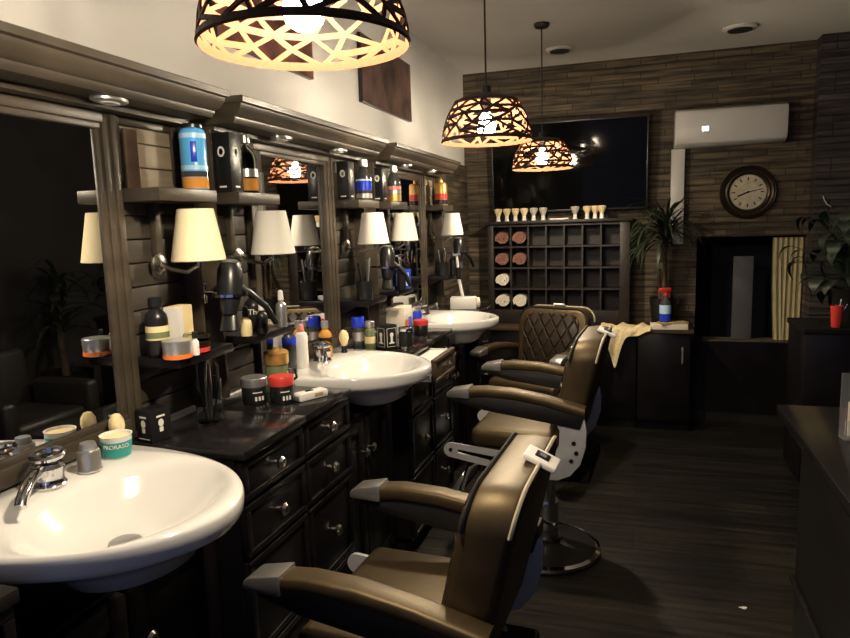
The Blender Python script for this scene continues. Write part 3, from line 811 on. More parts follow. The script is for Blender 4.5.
# items beside the spray bottle
def paper(loc, w, d, h, m, label, rz, cat='paper stack', nm='paper_stack'):
    o = MB().box(-w / 2, w / 2, -d / 2, d / 2, 0, h, .001).build(nm, m, None, loc); o.rotation_euler = (0, 0, rz)
    return tag(o, label, cat)
paper((.21, 4.888, .7285), .24, .10, .035, 'paper', 'thick pale block of papers on the narrow back cabinet', .04)
paper((.235, 4.888, .764), .19, .085, .012, 'tan', 'brown folded card lying on the pale block of papers', .35, 'card', 'folded_card')
t = thing('spray_bottle', 'clear spray bottle with blue contents and red trigger on the back cabinet', 'spray bottle', (.185, 4.888, .7765))
b = MB()
b.lathe([(.036, 0), (.038, .006), (.038, .12), (.034, .14), (.018, .165), (.014, .185)], seg=24); b.build('bottle', 'smoked', t)
MB().lathe([(.0385, .008), (.0388, .008), (.0388, .055), (.0385, .055)], seg=24).build('blue_band', 'blue', t)
MB().lathe([(.0385, .058), (.0388, .058), (.0388, .118), (.0385, .118)], seg=24).build('label', 'paleblue', t)
b = MB(); b.cyl(.016, .184, .205, seg=16).box(-.045, .04, -.012, .012, .205, .235, .006).tube([(.02, 0, .208), (.03, 0, .19), (.026, 0, .165)], .006, 8).box(-.05, -.045, -.009, .009, .212, .228, .002)
tr = b.build('trigger_head', 'red', t); t.rotation_euler = (0, 0, .5)

# towel draped over the worktop edge
b = MB()
prof = [(-.075, 0.0), (-.02, .0), (.0, -.002), (.01, -.015), (.013, -.08), (.014, -.16), (.012, -.24)]
NU, NV = 22, 16
def towel_pt(u, v):
    # u across, v from back of worktop over the edge down
    ln = .15 + .25 * math.exp(-((u - .30) / .17) ** 2) + .02 * math.sin(11 * u)
    s = v * ln
    x = -.245 + .34 * u + (.30 - u) * .45 * max(0, s - .10)
    wob = .010 * math.sin(u * 17 + s * 9) + .006 * math.sin(u * 31 + 1 + s * 20)
    if s < .10: return (x, 4.93 - s, .7335 + .016 + wob * .9)
    k = s - .10
    if k < .03:
        a = k / .03 * PI / 2
        return (x, 4.83 - .018 * math.sin(a) , .7495 + wob * (1 - k / .03) * .9 - .018 * (1 - math.cos(a)))
    return (x, 4.806 + wob * .8 - .004, .727 - (k - .03))
G1 = [[towel_pt(i / NU, j / NV) for i in range(NU + 1)] for j in range(NV + 1)]
rr = []
for row in G1:
    rr.append([Vector(p) for p in row] + [Vector(p) + Vector((0, .004, .004)) * -1 + Vector((0, 0, -.001)) for p in row[::-1]])
b.rings(rr)
tag(b.build('towel', 'towel_cream', angle=80), 'crumpled cream towel hanging over the front edge of the brown back worktop', 'towel')

# ------------------------------------------------------------------ right side: reception counter, plant stand, armchair
t = thing('reception_counter', 'black reception counter at the right edge of the picture', 'counter', (.39, .3, 0))
b = MB(); b.box(.045, .85, -.8, 1.70, .05, .92, .004).box(.08, .85, -.8, 1.66, 0, .05); b.build('body', 'wood_black', t)
MB().box(0, .88, -.85, 1.81, .9205, .95, .003).build('top', 'counter_black', t)
b = MB(); b.box(.030, .0445, -.8, 1.70, .47, .485, .002).box(.032, .0445, -.8, 1.70, .05, .12, .003); b.build('trim_strip', 'wood_black', t)
t = thing('leaflet_holder', 'clear leaflet stand with pale card on the black counter', 'leaflet stand', (.545, 1.83, .951), math.radians(8))
b = MB(); b.box(-.07, .07, -.003, .0, 0, .16).box(-.07, .07, -.035, .0, 0, .004).box(-.07, .07, -.035, -.032, .004, .05); b.build('stand', 'acrylic', t)
MB().box(-.055, .03, -.012, -.008, .005, .09).build('card', 'paper', t)

t = thing('plant_stand', 'tall dark stand below the leafy plant right of the curtain', 'stand', (1.04, 4.15, 0))
b = MB(); b.box(-.19, .22, -.2, .2, .04, .86, .004).box(-.17, .2, -.18, .18, 0, .04); b.build('body', 'wood_black', t)
MB().box(-.20, .23, -.21, .21, .8605, .89, .004).build('top', 'rubber', t)
t = thing('potted_foliage_plant', 'broad-leaved dark plant on the tall stand at the right edge', 'potted plant', (1.12, 4.2, .891))
MB().lathe([(.07, 0), (.08, .02), (.10, .18), (.104, .19), (.094, .19), (.088, .16), (0, .16)], seg=28).build('pot', 'pot', t)
MB().lathe([(.087, .161), (.05, .168), (0, .17)], seg=20).build('soil', 'soil', t)
rg = random.Random(11)
for k in range(95):
    az = rg.uniform(0, 2 * PI); rd = rg.uniform(.05, .27); zz = rg.uniform(.14, .62)
    if k < 6: az = PI + rg.uniform(-.5, .3); rd = rg.uniform(.22, .30); zz = rg.uniform(.28, .42)
    e = Vector((rd * math.cos(az), rd * math.sin(az), zz))
    b = MB(); b.tube([(0, 0, .16), (e.x * .3, e.y * .3, .16 + (zz - .16) * .6 + .03), e], [.004, .003, .002], 5)
    st = b.build('stalk', 'leaf_dark', t)
    b = MB(); R = []
    ln = rg.uniform(.09, .14); wd = ln * .6; n = 7
    d = Vector((math.cos(az), math.sin(az), 0)); sd = Vector((-math.sin(az), math.cos(az), 0)); el = rg.uniform(-.9, .1)
    for i in range(n + 1):
        f = i / n; ww = wd * math.sin(PI * min(.99, f ** .75 + .01)) * .5 + .001
        q = e + d * ln * f * math.cos(el - f) + Vector((0, 0, ln * f * math.sin(el - f * .6)))
        R.append([q - sd * ww + Vector((0, 0, ww * .25)), q - Vector((0, 0, .001)), q + sd * ww + Vector((0, 0, ww * .25)), q + Vector((0, 0, .0015))])
    b.rings(R).build('blade', 'leaf_dark', st)
t = thing('tumbler', 'red tumbler holding small chrome tools on the tall stand', 'tumbler', (1.005, 4.0, .891))
MB().lathe([(.022, 0), (.024, .004), (.031, .115), (.028, .115), (.022, .01), (0, .009)], seg=20).build('cup', 'red', t)
b = MB(); b.tube([(0, 0, .012), (.02, .01, .15)], .004, 6).tube([(.005, -.005, .012), (-.02, 0, .14)], .004, 6).tube([(-.005, 0, .012), (.045, -.01, .125)], .003, 6); b.build('tool', 'chrome', t)
# dark waiting chair
t = thing('waiting_chair', 'dark low armchair half hidden behind the reception counter', 'armchair', (.98, 3.05, 0), math.radians(180))
MB().box(-.28, .22, -.25, .25, .27, .43, .04, seg=3).build('seat', 'leather_dark', t)
MB().box(-.36, -.24, -.30, .30, .25, .80, .04, seg=3, X=rot('Y', -4, (0, 0, 0))).build('backrest', 'leather_dark', t)
for s in (-1, 1): MB().box(-.24, .24, s * .30 - .045, s * .30 + .045, .22, .58, .03, seg=3).build('armrest', 'leather_dark', t)
for sx in (-.26, .19):
    for s in (-.24, .24): MB().cyl(.018, 0, .29, (sx, s, 0), 12).build('leg', 'wood_black', t)
b = MB(); b.rings([[(.013 * math.cos(a) * (1 + .3 * math.sin(3 * a)), .008 * math.sin(a), z + .002 * math.sin(2 * a)) for a in [2 * PI * k / 14 for k in range(14)]] for z in (.003, .006)])
tag(b.build('paper_scrap', 'white', None, (.402, 2.634, .0)), 'small white scrap of paper lying on the dark floor', 'scrap')
# coat hook and cable on the pilaster
t = thing('mounted_coat_hook', 'small chrome coat hook on the dark pilaster at the right edge', 'hook', (1.285, 5.06, 1.45))
MB().box(-.012, .012, -.008, -.001, -.03, .04, .003).build('plate', 'chrome', t)
MB().tube([(0, -.008, .03), (-.004, -.03, .02), (-.004, -.04, -.01), (0, -.05, .0), (.004, -.055, .03)], .005, 8).build('prong', 'chrome', t)
tag(MB().tube([(1.15, 5.045, 1.60), (1.157, 5.04, 1.575), (1.175, 5.04, 1.545), (1.20, 5.045, 1.53), (1.205, 5.056, 1.528)], .003, 6).build('hanging_cable', 'white'), 'short white cable curving down the dark pilaster', 'cable')

# ceiling fittings
t = thing('ceiling_speaker', 'round dark ceiling fitting near the back wall, above the smallest pendant lamp', 'ceiling fitting', (-.515, 4.72, CH))
MB().lathe([(.09, -.001), (.09, -.010), (.082, -.016), (.02, -.018)], seg=32).build('rim', 'ceiling', t)
MB().lathe([(.066, -.016), (.064, -.021), (.02, -.022)], seg=28).build('grille', 'black', t)
t = thing('ceiling_downlight', 'round dark ceiling downlight above the air conditioner', 'ceiling fitting', (.57, 4.66, CH))
MB().lathe([(.10, -.001), (.10, -.010), (.092, -.016), (.02, -.018)], seg=32).build('rim', 'ceiling', t)
MB().lathe([(.072, -.016), (.07, -.021), (.02, -.022)], seg=28).build('lens', 'black', t)

# ------------------------------------------------------------------ bottles, jars and tools
G_UP = 'bottles and boxes on the upper shelves'; G_LOW = 'toiletries on the lower shelves'; G_TOP = 'jars and bottles on the worktops and basins'
def bottle(nm, loc, prof, m, label, cat, group, caps=(), bands=(), seg=22, rz=0):
    t = thing(nm, label, cat, loc, rz, group)
    MB().lathe(prof, seg=seg).build('body', m, t)
    for cname, cp, cm in caps: MB().lathe(cp, seg=seg).build(cname, cm, t)
    for r, z0, z1, bmn in bands: MB().lathe([(r, z0), (r + .0006, z0), (r + .0006, z1), (r, z1)], seg=seg).build('label', bmn, t)
    return t
def std(r, h, sh=.03, nr=.012): return [(r * .93, 0), (r, .004), (r, h - sh), (r * .9, h - sh * .6), (nr, h - .004), (nr, h)]
SH = 1.6125; LS = 1.1705; WT = .9505; DK = .9655
def giftbox(loc, w, d, h, label, rz=0):
    t = thing('gift_box', label, 'box', loc, rz, G_UP)
    MB().box(-d / 2, d / 2, -w / 2, w / 2, 0, h, .002).build('carton', 'black', t)
    for face, X in (('e', Matrix.Translation((d / 2, 0, 0))), ('n', Matrix.Translation((0, -w / 2, 0)) @ Matrix.Rotation(-PI / 2, 4, 'Z'))):
        b = MB(); b.lathe([(.012, 0), (.012, .0008), (.007, .0008), (.007, 0)], seg=18, X=X @ Matrix.Translation((0, 0, h * .68)) @ Matrix.Rotation(PI / 2, 4, 'Y') , sx=1.35)
        b.build('emblem', 'ink', t)
        MB().box(0, .0007, -.012, .012, h * .08, h * .11, X=X).build('printed_line', 'ink', t)
    return t
# upper shelves
t = bottle('bottle', (-1.188, 1.64, SH), [(.034, 0), (.036, .004), (.036, .055), (.036, .155), (.031, .165), (.026, .168)], 'sky', 'large sky-blue bottle with amber base on the nearest upper shelf', 'bottle', G_UP,
           [('cap', [(.029, .168), (.029, .177), (.026, .18)], 'black')], [(.036, .003, .034, 'amber'), (.036, .035, .05, 'smoked'), (.036, .054, .066, 'paleblue'), (.036, .140, .153, 'paleblue')])
MB().box(.0355, .0372, -.010, .006, .075, .13, .0005, X=Matrix.Rotation(math.radians(-50), 4, 'Z')).build('print', 'blue', t)
tag(MB().box(-.004, .004, -.024, .024, 0, .15, .001).build('price_card', 'brown_board', None, (-1.255, 1.47, SH + .001)), 'narrow dark brown card standing on the boards left of the sky-blue bottle', 'card')
giftbox((-1.205, 1.831, SH), .066, .06, .178, 'black gift box with white oval emblem left of the middle mirror')
bottle('bottle', (-1.195, 1.915, SH), std(.036, .155, .05, .013), 'glass', 'clear bottle with silver and amber bands beside the black gift box', 'bottle', G_UP,
       [('cap', [(.013, .155), (.016, .157), (.016, .178), (.012, .182)], 'silver')], [(.036, .008, .045, 'amber'), (.036, .05, .075, 'silver')])
giftbox((-1.225, 2.755, SH), .066, .055, .165, 'black gift box with white emblem just right of the middle mirror')
bottle('bottle', (-1.195, 2.885, SH), std(.036, .15, .05, .015), 'smoked', 'clear bottle with cobalt blue label on the shelf right of the middle mirror', 'bottle', G_UP,
       [('cap', [(.015, .15), (.02, .152), (.02, .18), (.015, .184)], 'silver')], [(.036, .045, .085, 'blue'), (.036, .01, .03, 'silver'), (.036, .087, .094, 'paleblue')])
giftbox((-1.22, 3.152, SH), .07, .055, .165, 'black gift box with white emblem left of the farthest mirror')
bottle('bottle', (-1.195, 3.285, SH), std(.036, .15, .05, .015), 'smoked', 'bottle with orange base and pink label left of the farthest mirror', 'bottle', G_UP,
       [('cap', [(.015, .15), (.02, .152), (.02, .18), (.015, .184)], 'silver')], [(.036, .005, .04, 'gold'), (.036, .042, .06, 'silver'), (.036, .062, .08, 'pink')])
bottle('bottle', (-1.195, 4.15, SH), [(.038, 0), (.04, .004), (.04, .125), (.036, .135), (.03, .14)], 'gold', 'gold topped bottle with red label right of the farthest mirror', 'bottle', G_UP,
       [('cap', [(.012, .14), (.012, .16), (.008, .165)], 'gold')], [(.04, .035, .07, 'red'), (.04, .005, .033, 'black')])
bottle('bottle', (-1.19, 4.24, SH), std(.022, .11, .03, .010), 'smoked', 'small dark bottle right of the gold and red bottle', 'bottle', G_UP, [('cap', [(.010, .11), (.012, .112), (.012, .128), (.009, .13)], 'black')])

# lower shelf of the nearest station
t = bottle('bottle', (-1.225, 1.475, LS), std(.030, .13, .03, .014), 'black', 'black bottle with green and white label on the nearest lower shelf', 'bottle', G_LOW,
           [('cap', [(.014, .13), (.018, .132), (.018, .155), (.014, .158)], 'black')], [(.030, .045, .082, 'cream')])
MB().lathe([(.0308, .05), (.0313, .05), (.0313, .066), (.0308, .066)]).build('label', 'grn_glass', t)
t = thing('carton', 'cream and white upright carton on the nearest lower shelf', 'box', (-1.215, 1.555, LS), .1, G_LOW)
MB().box(-.022, .022, -.035, .035, 0, .125, .002).build('carton', 'cream', t); MB().box(-.0225, .0225, -.0355, -.015, .002, .123).build('white_side', 'white', t)
def tin(loc, r, h, m, bandm, label, group, lid='silver'):
    return bottle('hair_wax_tin', loc, [(r * .96, 0), (r, .003), (r, h * .62), (r * .98, h * .62)], m, label, 'tin', group, [('lid', [(r * 1.02, h * .62), (r * 1.03, h * .66), (r * 1.03, h * .96), (r * .98, h), (0, h)], lid)], [(r, .001, h * .25, bandm)])
tin((-1.150, 1.455, LS), .037, .048, 'silver', 'orange', 'grey tin with orange base at the front of the nearest lower shelf', G_LOW)
tin((-1.155, 1.545, LS), .034, .05, 'glass', 'red', 'clear pot with red band beside the orange-based tin', G_LOW, 'glass')
bottle('vial', (-1.125, 1.497, LS), std(.010, .045, .012, .006), 'white', 'tiny white vial with black cap between two tins', 'vial', G_LOW, [('cap', [(.007, .045), (.007, .062), (.004, .064)], 'black')])
# worktop right of the nearest basin
t = thing('product_box', 'black box with white emblem behind the teal cup', 'box', (-1.226, 1.432, WT), math.radians(-12), G_TOP)
t.scale = (.72, .72, .86)
MB().box(-.04, .04, -.045, .045, 0, .10, .002).build('carton', 'black', t)
b = MB(); XB = Matrix.Translation((0, -.0452, .05)) @ Matrix.Rotation(PI / 2, 4, 'X')
b.lathe([(.012, 0), (.012, .0008), (0, .0008)], seg=14, X=XB @ Matrix.Translation((0, .008, 0))).box(-.008, .008, -.02, -.005, 0, .0008, X=XB).box(-.018, .018, .026, .032, 0, .0008, X=XB).box(-.03, .03, -.04, -.038, 0, .0008, X=XB)
b.build('emblem', 'ink', t)
b = MB(); XB2 = Matrix.Translation((.0402, 0, .05)) @ Matrix.Rotation(PI / 2, 4, 'Z') @ Matrix.Rotation(PI / 2, 4, 'X')
b.lathe([(.012, 0), (.012, .0008), (0, .0008)], seg=14, X=XB2 @ Matrix.Translation((0, .008, 0))).box(-.008, .008, -.02, -.005, 0, .0008, X=XB2).box(-.018, .018, .026, .032, 0, .0008, X=XB2)
b.build('emblem', 'ink', t)
brush((-1.236, 1.312, DK), 'round cream shaving brush standing behind the teal cup', 'bristle', .92, G_TOP, 'black', True)
# teal and white cup with lettering
t = thing('soap_cup', 'white cup with teal printed band and white lettering on the nearest basin', 'cup', (-1.195, 1.262, .9655), 0, G_TOP)
t.scale = (.88, .88, .88)
MB().lathe([(.032, 0), (.034, .003), (.0355, .016), (.041, .060), (.0425, .063), (.040, .063), (.037, .05), (.031, .008), (0, .007)], seg=36).build('cup', 'white', t)
MB().lathe([(.0348, .004), (.0352, .004), (.0408, .047), (.0404, .047)], seg=36).build('printed_band', 'teal', t)
text_on_cyl('PRORASO', .0155, .0402, .036, math.radians(-50), 'ink', t)
MB().lathe([(.033, .052), (.0375, .056), (0, .058)], seg=24).build('soap', 'cream', t)
# comb jar
t = thing('comb_jar', 'clear jar holding chrome combs under the nearest lower shelf', 'jar', (-1.17, 1.60, WT), 0, G_TOP)
b = MB(); b.rings([[(r * math.cos(2 * PI * k / 24), r * math.sin(2 * PI * k / 24), z) for k in range(24)] for r, z in ((.036, 0), (.038, .005), (.038, .13), (.035, .13), (.035, .006))], True, True); b.build('jar', 'glass', t)
for k in range(4):
    a = k * 1.6
    MB().tube([(.01 * math.cos(a), .01 * math.sin(a), .008), (.028 * math.cos(a + .3), .028 * math.sin(a + .3), .10), (.03 * math.cos(a + .4), .03 * math.sin(a + .4), .165), (.02 * math.cos(a + .6), .02 * math.sin(a + .6), .185)], [.004, .005, .006, .003], 8, flat=.4).build('comb', 'chrome' if k % 2 else 'black', t)
# worktop left of the middle basin
def jar(loc, r, h, label, lidm, bodym='black', ink=True):
    t = bottle('jar', loc, [(r * .95, 0), (r, .004), (r, h * .66), (r * .97, h * .68)], bodym, label, 'jar', G_TOP, [('lid', [(r * 1.03, h * .66), (r * 1.05, h * .70), (r * 1.05, h * .97), (r, h), (0, h)], lidm)])
    if ink:
        b = MB()
        for a0 in (-1.0, -.72, -.45):
            b.prism([(math.cos(a0) * r, math.sin(a0) * r), (math.cos(a0 + .16) * r, math.sin(a0 + .16) * r), (math.cos(a0 + .16) * (r + .0012), math.sin(a0 + .16) * (r + .0012)), (math.cos(a0) * (r + .0012), math.sin(a0) * (r + .0012))], 'z', h * .14, h * .30)
        b.prism([(math.cos(a) * (r + d), math.sin(a) * (r + d)) for a, d in ((-1.15, 0), (-.8, 0), (-.4, 0), (-.4, .0011), (-.8, .0011), (-1.15, .0011))], 'z', h * .44, h * .48)
        b.build('print', 'ink', t)
    return t
jar((-1.165, 1.83, WT), .040, .082, 'black jar with silver-white lid on the worktop left of the middle basin', 'silver')
jar((-1.078, 1.85, WT), .038, .085, 'black jar with red lid on the worktop left of the middle basin', 'red')
t = thing('hair_clipper', 'white box-shaped hair clipper lying at the front of the worktop', 'clipper', (-1.005, 1.905, WT), math.radians(62), G_TOP)
MB().box(-.055, .055, -.021, .021, 0, .026, .006).build('body', 'white', t)
MB().box(-.063, -.0555, -.017, .017, .004, .02, .002).build('blade', 'steel', t)
MB().box(.0, .035, -.0215, -.018, .006, .02, .002).build('grip', 'tan', t)
MB().box(-.02, .008, -.007, .007, .0255, .029, .002).build('switch', 'black', t)
t = thing('jar', 'glass mug with orange lid and handle at the back of the worktop', 'jar', (-1.165, 1.975, WT), 0, G_TOP)
MB().lathe([(.036, 0), (.038, .005), (.038, .085), (.034, .095)], seg=24).build('body', 'grn_glass', t)
MB().lathe([(.040, .095), (.042, .10), (.042, .135), (.036, .14), (.010, .141), (.010, .15), (0, .15)], seg=24).build('lid', 'gold', t)
MB().tube([(.035, .012, .075), (.058, .02, .072), (.062, .022, .045), (.036, .014, .025)], .005, 8).build('handle', 'black', t)
# deck of the middle basin
t = bottle('pump_bottle', (-1.225, 2.27, DK), [(.022, 0), (.024, .004), (.024, .12), (.02, .135), (.010, .14)], 'white', 'tall white bottle with reddish top on the deck of the middle basin', 'bottle', G_TOP, [('cap', [(.012, .14), (.013, .15), (.010, .165), (.004, .17)], 'pink')])
bottle('bottle', (-1.225, 2.475, DK), std(.028, .12, .03, .012), 'amber', 'amber bottle with pale cap behind the middle tap', 'bottle', G_TOP, [('cap', [(.012, .12), (.015, .122), (.015, .15), (.012, .152)], 'silver')], [(.028, .05, .085, 'black')])
brush((-1.19, 2.58, DK), 'egg-shaped shaving brush on black handle, right on the middle basin deck', 'bristle', 1.0, G_TOP, 'black', True)
# worktop right of the middle basin
bottle('bottle', (-1.19, 2.735, WT), std(.027, .11, .01, .02), 'smoked', 'dark bottle with cobalt blue cap right of the middle basin', 'bottle', G_TOP, [('cap', [(.027, .102), (.029, .104), (.029, .145), (.026, .148), (0, .148)], 'blue')], [(.027, .04, .08, 'silver')])
bottle('bottle', (-1.135, 2.74, WT), std(.024, .10, .015, .018), 'grn_glass', 'greenish bottle with silver cap beside the blue-capped bottle', 'bottle', G_TOP, [('cap', [(.019, .10), (.021, .102), (.021, .125), (.018, .128)], 'silver')], [(.024, .03, .06, 'cream')])
t = thing('product_box', 'black pack with pale outlined emblem right of the greenish bottle', 'box', (-1.065, 2.765, WT), math.radians(-32), G_TOP)
MB().box(-.035, .035, -.032, .032, 0, .11, .003).build('carton', 'black', t)
for XB in (Matrix.Translation((0, -.0322, .055)) @ Matrix.Rotation(PI / 2, 4, 'X'), Matrix.Translation((.0352, 0, .055)) @ Matrix.Rotation(PI / 2, 4, 'Z') @ Matrix.Rotation(PI / 2, 4, 'X')):
    b = MB()
    b.box(-.026, .026, .040, .0415, 0, .0008, X=XB).box(-.026, .026, -.0415, -.040, 0, .0008, X=XB).box(-.026, -.0245, -.04, .04, 0, .0008, X=XB).box(.0245, .026, -.04, .04, 0, .0008, X=XB)
    b.lathe([(.010, 0), (.010, .0009), (0, .0009)], seg=14, X=XB @ Matrix.Translation((0, .012, 0))).box(-.006, .006, -.025, .004, 0, .0009, X=XB).box(-.014, .014, -.028, -.022, 0, .0009, X=XB)
    b.build('emblem', 'ink', t)
bottle('jar', (-.985, 2.79, WT), [(.032, 0), (.034, .004), (.034, .012), (.031, .013), (.031, .075), (.03, .078)], 'black', 'black jar ringed by two chrome bands above the open drawer', 'jar', G_TOP, [('lid', [(.033, .078), (.034, .08), (.034, .092), (.03, .096), (0, .096)], 'chrome')], [(.0335, .001, .012, 'chrome')])
# worktop left of the farthest basin
jar((-1.03, 3.15, WT), .036, .075, 'black jar with red lid on the worktop left of the farthest basin', 'red', ink=False)
bottle('spray_can', (-1.075, 3.235, WT), [(.022, 0), (.023, .003), (.023, .10), (.018, .11)], 'blue', 'small blue can behind the far red-lidded jar', 'can', G_TOP, [('cap', [(.019, .11), (.019, .13), (.015, .133)], 'silver')])
t = thing('product_box', 'open pale cardboard box left of the farthest basin', 'box', (-1.165, 3.21, WT), 0, G_TOP)
MB().box(-.05, .05, -.06, .06, 0, .135, .002).build('carton', 'paper', t)
MB().box(.0505, .0515, -.05, -.005, .02, .07).build('orange_print', 'orange', t); MB().box(.0505, .0515, .0, .045, .02, .08).build('blue_print', 'blue', t)
bottle('bottle', (-1.12, 3.315, WT), std(.026, .09, .02, .014), 'cream', 'squat pale bottle touching the left side of the farthest basin', 'bottle', G_TOP, [('cap', [(.015, .09), (.016, .092), (.016, .11), (.012, .112)], 'white')])
# towel box right of the farthest basin
t = thing('towel_box', 'white box holding a rolled cloth, right of the farthest basin', 'box', (-1.06, 4.17, WT), math.radians(10))
MB().box(-.09, .075, -.05, .05, 0, .075, .004).build('carton', 'white', t)
b = MB(); b.lathe([(.012, 0), (.034, .002), (.036, .012), (.03, .02), (.012, .024)], seg=16, X=Matrix.Translation((.0755, 0, .038)) @ Matrix.Rotation(PI / 2, 4, 'Y')); b.build('rolled_cloth', 'towel_white', t)
t = thing('squeegee', 'white shafted squeegee with dark grip leaning above the farthest basin', 'squeegee', (-1.083, 4.135, 1.0275))
MB().tube([(.018, 0, .006), (.0, -.01, .115)], .010, 10).build('shaft', 'white', t)
MB().tube([(.0, -.01, .118), (-.004, -.02, .19)], .016, 12).build('grip', 'black', t)
MB().tube([(-.004, -.02, .192), (-.006, -.03, .265)], .008, 10).build('neck', 'white', t)
MB().box(-.012, .012, -.055, .055, .266, .278, .003, X=Matrix.Translation((-.006, -.03, 0))).build('blade', 'steel', t)

# lower shelf left of the middle mirror
for x, y, h, m, cm, lb in ((-1.16, 1.80, .06, 'cream', 'black', 'short pale bottle first on the shelf left of the middle mirror'), (-1.13, 1.845, .075, 'black', 'white', 'dropper bottle with white pump left of the middle mirror'),
                           (-1.14, 1.985, .09, 'silver', 'white', 'slim bottle with white pump at the right of the same lower shelf')):
    bottle('bottle', (x, y, LS), std(.018, h, .02, .007), m, lb, 'bottle', G_LOW, [('cap', [(.009, h), (.010, h + .004), (.008, h + .03), (.004, h + .034)], cm)])
bottle('bottle', (-1.20, 1.91, LS), std(.03, .11, .03, .012), 'black', 'black bottle with white script lettering left of the middle mirror', 'bottle', G_LOW, [('cap', [(.013, .11), (.015, .112), (.015, .14), (.012, .142)], 'black')])
tt = [o for o in bpy.data.objects if o.get('label', '') == 'black bottle with white script lettering left of the middle mirror'][0]
text_on_cyl('The', .026, .030, .062, math.radians(-52), 'ink', tt)
bottle('bottle', (-1.225, 2.175, DK), std(.026, .15, .02, .018), 'smoked', 'dark bottle with cobalt blue collar behind the tall white bottle', 'bottle', G_TOP, [('cap', [(.018, .15), (.02, .152), (.02, .165), (.012, .17)], 'black')], [(.026, .11, .135, 'blue')])

# lower shelf right of the middle mirror and the far bays
def tool_cup(loc, label, seed):
    rg = random.Random(seed)
    t = thing('brush_cup', label, 'cup of tools', loc, 0, 'cups of combs and brushes on the lower shelves')
    MB().lathe([(.034, 0), (.036, .004), (.038, .085), (.035, .085), (.032, .008), (0, .007)], seg=24).build('cup', 'black', t)
    for k in range(7):
        a = rg.uniform(0, 6.28); r = rg.uniform(.012, .024); hh = rg.uniform(.12, .19)
        MB().tube([(r * .4 * math.cos(a), r * .4 * math.sin(a), .01), (r * math.cos(a), r * math.sin(a), .085), (r * 1.5 * math.cos(a), r * 1.5 * math.sin(a), hh)], [.003, .004, rg.uniform(.005, .010)], 8, flat=.5).build(['comb', 'brush', 'scissors'][k % 3], ['black', 'chrome', 'silver'][k % 3], t)
tool_cup((-1.16, 2.76, LS), 'black cup of combs and brushes right of the middle mirror', 1)
tool_cup((-1.17, 4.07, LS), 'black cup of combs and brushes right of the farthest mirror', 2)
t = thing('product_box', 'blue and white box on the lower shelf left of the farthest mirror', 'box', (-1.15, 3.245, LS), 0, G_LOW)
MB().box(-.03, .03, -.045, .045, 0, .10, .002).build('carton', 'blue', t); MB().box(.0305, .0315, -.04, .005, .02, .085).build('print', 'paleblue', t); MB().box(-.02, .015, -.0462, -.0455, .02, .085).build('print', 'paleblue', t)
bottle('spray_bottle', (-1.13, 3.17, LS), std(.022, .12, .03, .010), 'black', 'black spray bottle with steel head left of the farthest mirror', 'spray bottle', G_LOW, [('spray_head', [(.011, .12), (.013, .122), (.013, .15), (.008, .155)], 'chrome')])
bottle('spray_bottle', (-1.13, 4.16, LS), std(.022, .12, .03, .010), 'black', 'black spray bottle with steel head by the stone corner', 'spray bottle', G_LOW, [('spray_head', [(.011, .12), (.013, .122), (.013, .15), (.008, .155)], 'chrome')])

# hair dryers in ring holders at the station ends
def dryer(loc, label):
    t = thing('hair_dryer', label, 'hair dryer', loc, 0, 'hair dryers hanging in ring holders')
    X = Matrix.Rotation(math.radians(18), 4, 'Z') @ Matrix.Rotation(math.radians(164), 4, 'X') @ Matrix.Scale(.82, 4)
    # barrel axis z of local matrix, pointing down with a slight lean along +y
    MB().lathe([(.020, -.075), (.036, -.07), (.043, -.05), (.045, -.01), (.041, .04), (.032, .09), (.026, .11)], seg=24, X=X).build('barrel', 'black', t)
    MB().lathe([(.030, -.072), (.034, -.078), (.026, -.084), (0, -.086)], seg=24, X=X).build('end_cap', 'silver', t)
    MB().lathe([(.027, .108), (.028, .112), (.034, .165), (.031, .166), (.024, .112)], seg=20, X=X, sx=1, sy=.45).build('nozzle', 'black', t)
    b = MB(); b.tube([(.0, .02, .0), (.03, .05, -.03), (.055, .095, -.075), (.065, .13, -.13)], [.018, .016, .014, .012], 12, flat=.7); h = b.build('handle', 'black', t)
    # holder
    return t
def ring_holder(loc, label):
    t = thing('dryer_holder', label, 'holder', loc, 0, 'chrome ring holders for hair dryers')
    n = 32
    b = MB(); R = []
    for r, z in ((.045, -.004), (.050, -.004), (.050, .004), (.045, .004)): R.append([(r * math.cos(2 * PI * k / n), r * math.sin(2 * PI * k / n), z) for k in range(n)])
    R.append(R[0]); b.rings(R, False, False).build('ring', 'chrome', t)
    MB().tube([(-.047, .01, 0), (-.075, .022, .0), (-.101, .027, .0)], .006, 8).build('arm', 'chrome', t)
    MB().box(-.1095, -.101, .0205, .0335, -.03, .03, .003).build('wall_plate', 'chrome', t)
for (x, y, z, w) in ((-1.115, 1.661, 1.345, 'nearest mirror station'), (-1.115, 2.936, 1.335, 'middle mirror station'), (-1.115, 4.256, 1.335, 'farthest mirror station')):
    ring_holder((x, y, z - .03), 'chrome ring holder on the right end of the %s' % w)
    dryer((x, y, z), 'black hair dryer hanging at the right end of the %s' % w)

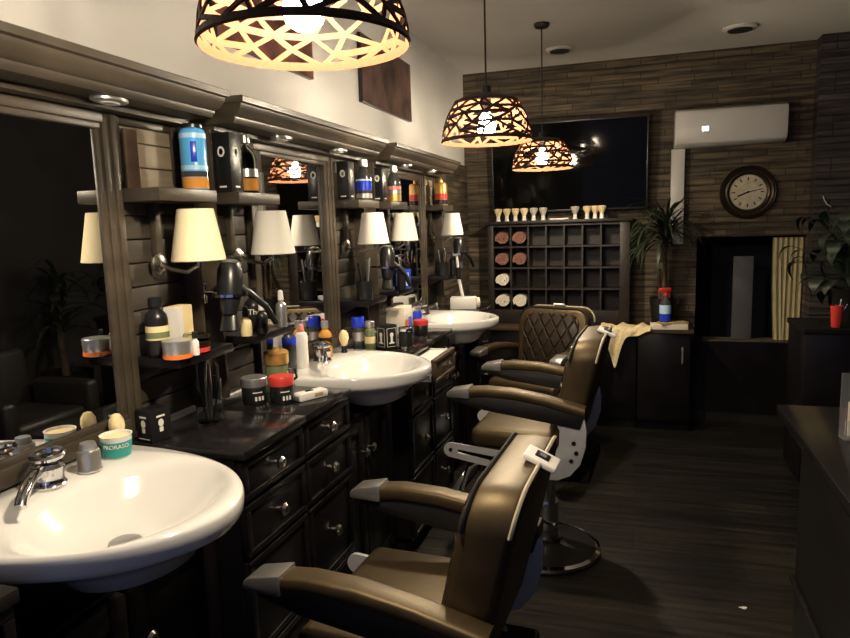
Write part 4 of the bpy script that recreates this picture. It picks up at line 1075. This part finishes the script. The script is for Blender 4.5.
# plant seen only in the mirrors, by the right wall
t = thing('potted_palm', 'tall leafy plant by the right wall, seen in the nearest mirror', 'potted plant', (1.85, 4.2, 0))
MB().lathe([(.15, 0), (.17, .02), (.20, .38), (.205, .40), (.185, .40), (.18, .36), (0, .36)], seg=28).build('pot', 'pot', t)
rg = random.Random(21)
b = MB(); b.tube([(0, 0, .36), (.02, 0, .8), (0, .02, 1.15)], [.03, .025, .02], 10); b.build('stem', 'bark', t)
for k in range(60):
    b = MB(); az = rg.uniform(0, 6.28); ln = rg.uniform(.3, .55)
    if math.cos(az) > .3: ln *= .55
    strap_leaf(b, (0, .01, rg.uniform(.7, 1.18)), az, rg.uniform(-.1, 1.3), ln, rg.uniform(.03, .05), rg.uniform(.9, 2.0))
    b.build('leaf', 'leaf', t)

# ------------------------------------------------------------------ light, sky, camera
w = bpy.data.worlds.new('dusk'); S.world = w; w.use_nodes = True
bg = w.node_tree.nodes['Background']
bg.inputs['Color'].default_value = (.30, .40, .80, 1); bg.inputs['Strength'].default_value = .45

cam = bpy.data.cameras.new('camera'); co = bpy.data.objects.new('camera', cam); COL.objects.link(co)
cam.sensor_fit = 'HORIZONTAL'; cam.sensor_width = 36.0; cam.lens = 671.1 / 850 * 36.0; cam.clip_start = .02
yaw, pit, rol = .309318, .141222, -.030514
F = Vector((-math.sin(yaw) * math.cos(pit), math.cos(yaw) * math.cos(pit), -math.sin(pit)))
r0 = Vector((math.cos(yaw), math.sin(yaw), 0)); u0 = r0.cross(F)
c_, s_ = math.cos(rol), math.sin(rol)
Rt = r0 * c_ + u0 * s_; Up = u0 * c_ - r0 * s_
mw = Matrix((Rt, Up, -F)).transposed().to_4x4(); mw.translation = Vector((0, 0, 1.5))
co.matrix_world = mw
S.camera = co
vs = S.view_settings
vs.view_transform = 'Standard'; vs.look = 'None'; vs.gamma = 1; vs.exposure = 0; vs.use_curve_mapping = False
S.cycles.use_denoising = True
S.cycles.max_bounces = 8; S.cycles.diffuse_bounces = 4; S.cycles.glossy_bounces = 5
S.cycles.transparent_max_bounces = 8
S.cycles.sample_clamp_indirect = 4
S.cycles.use_light_tree = True
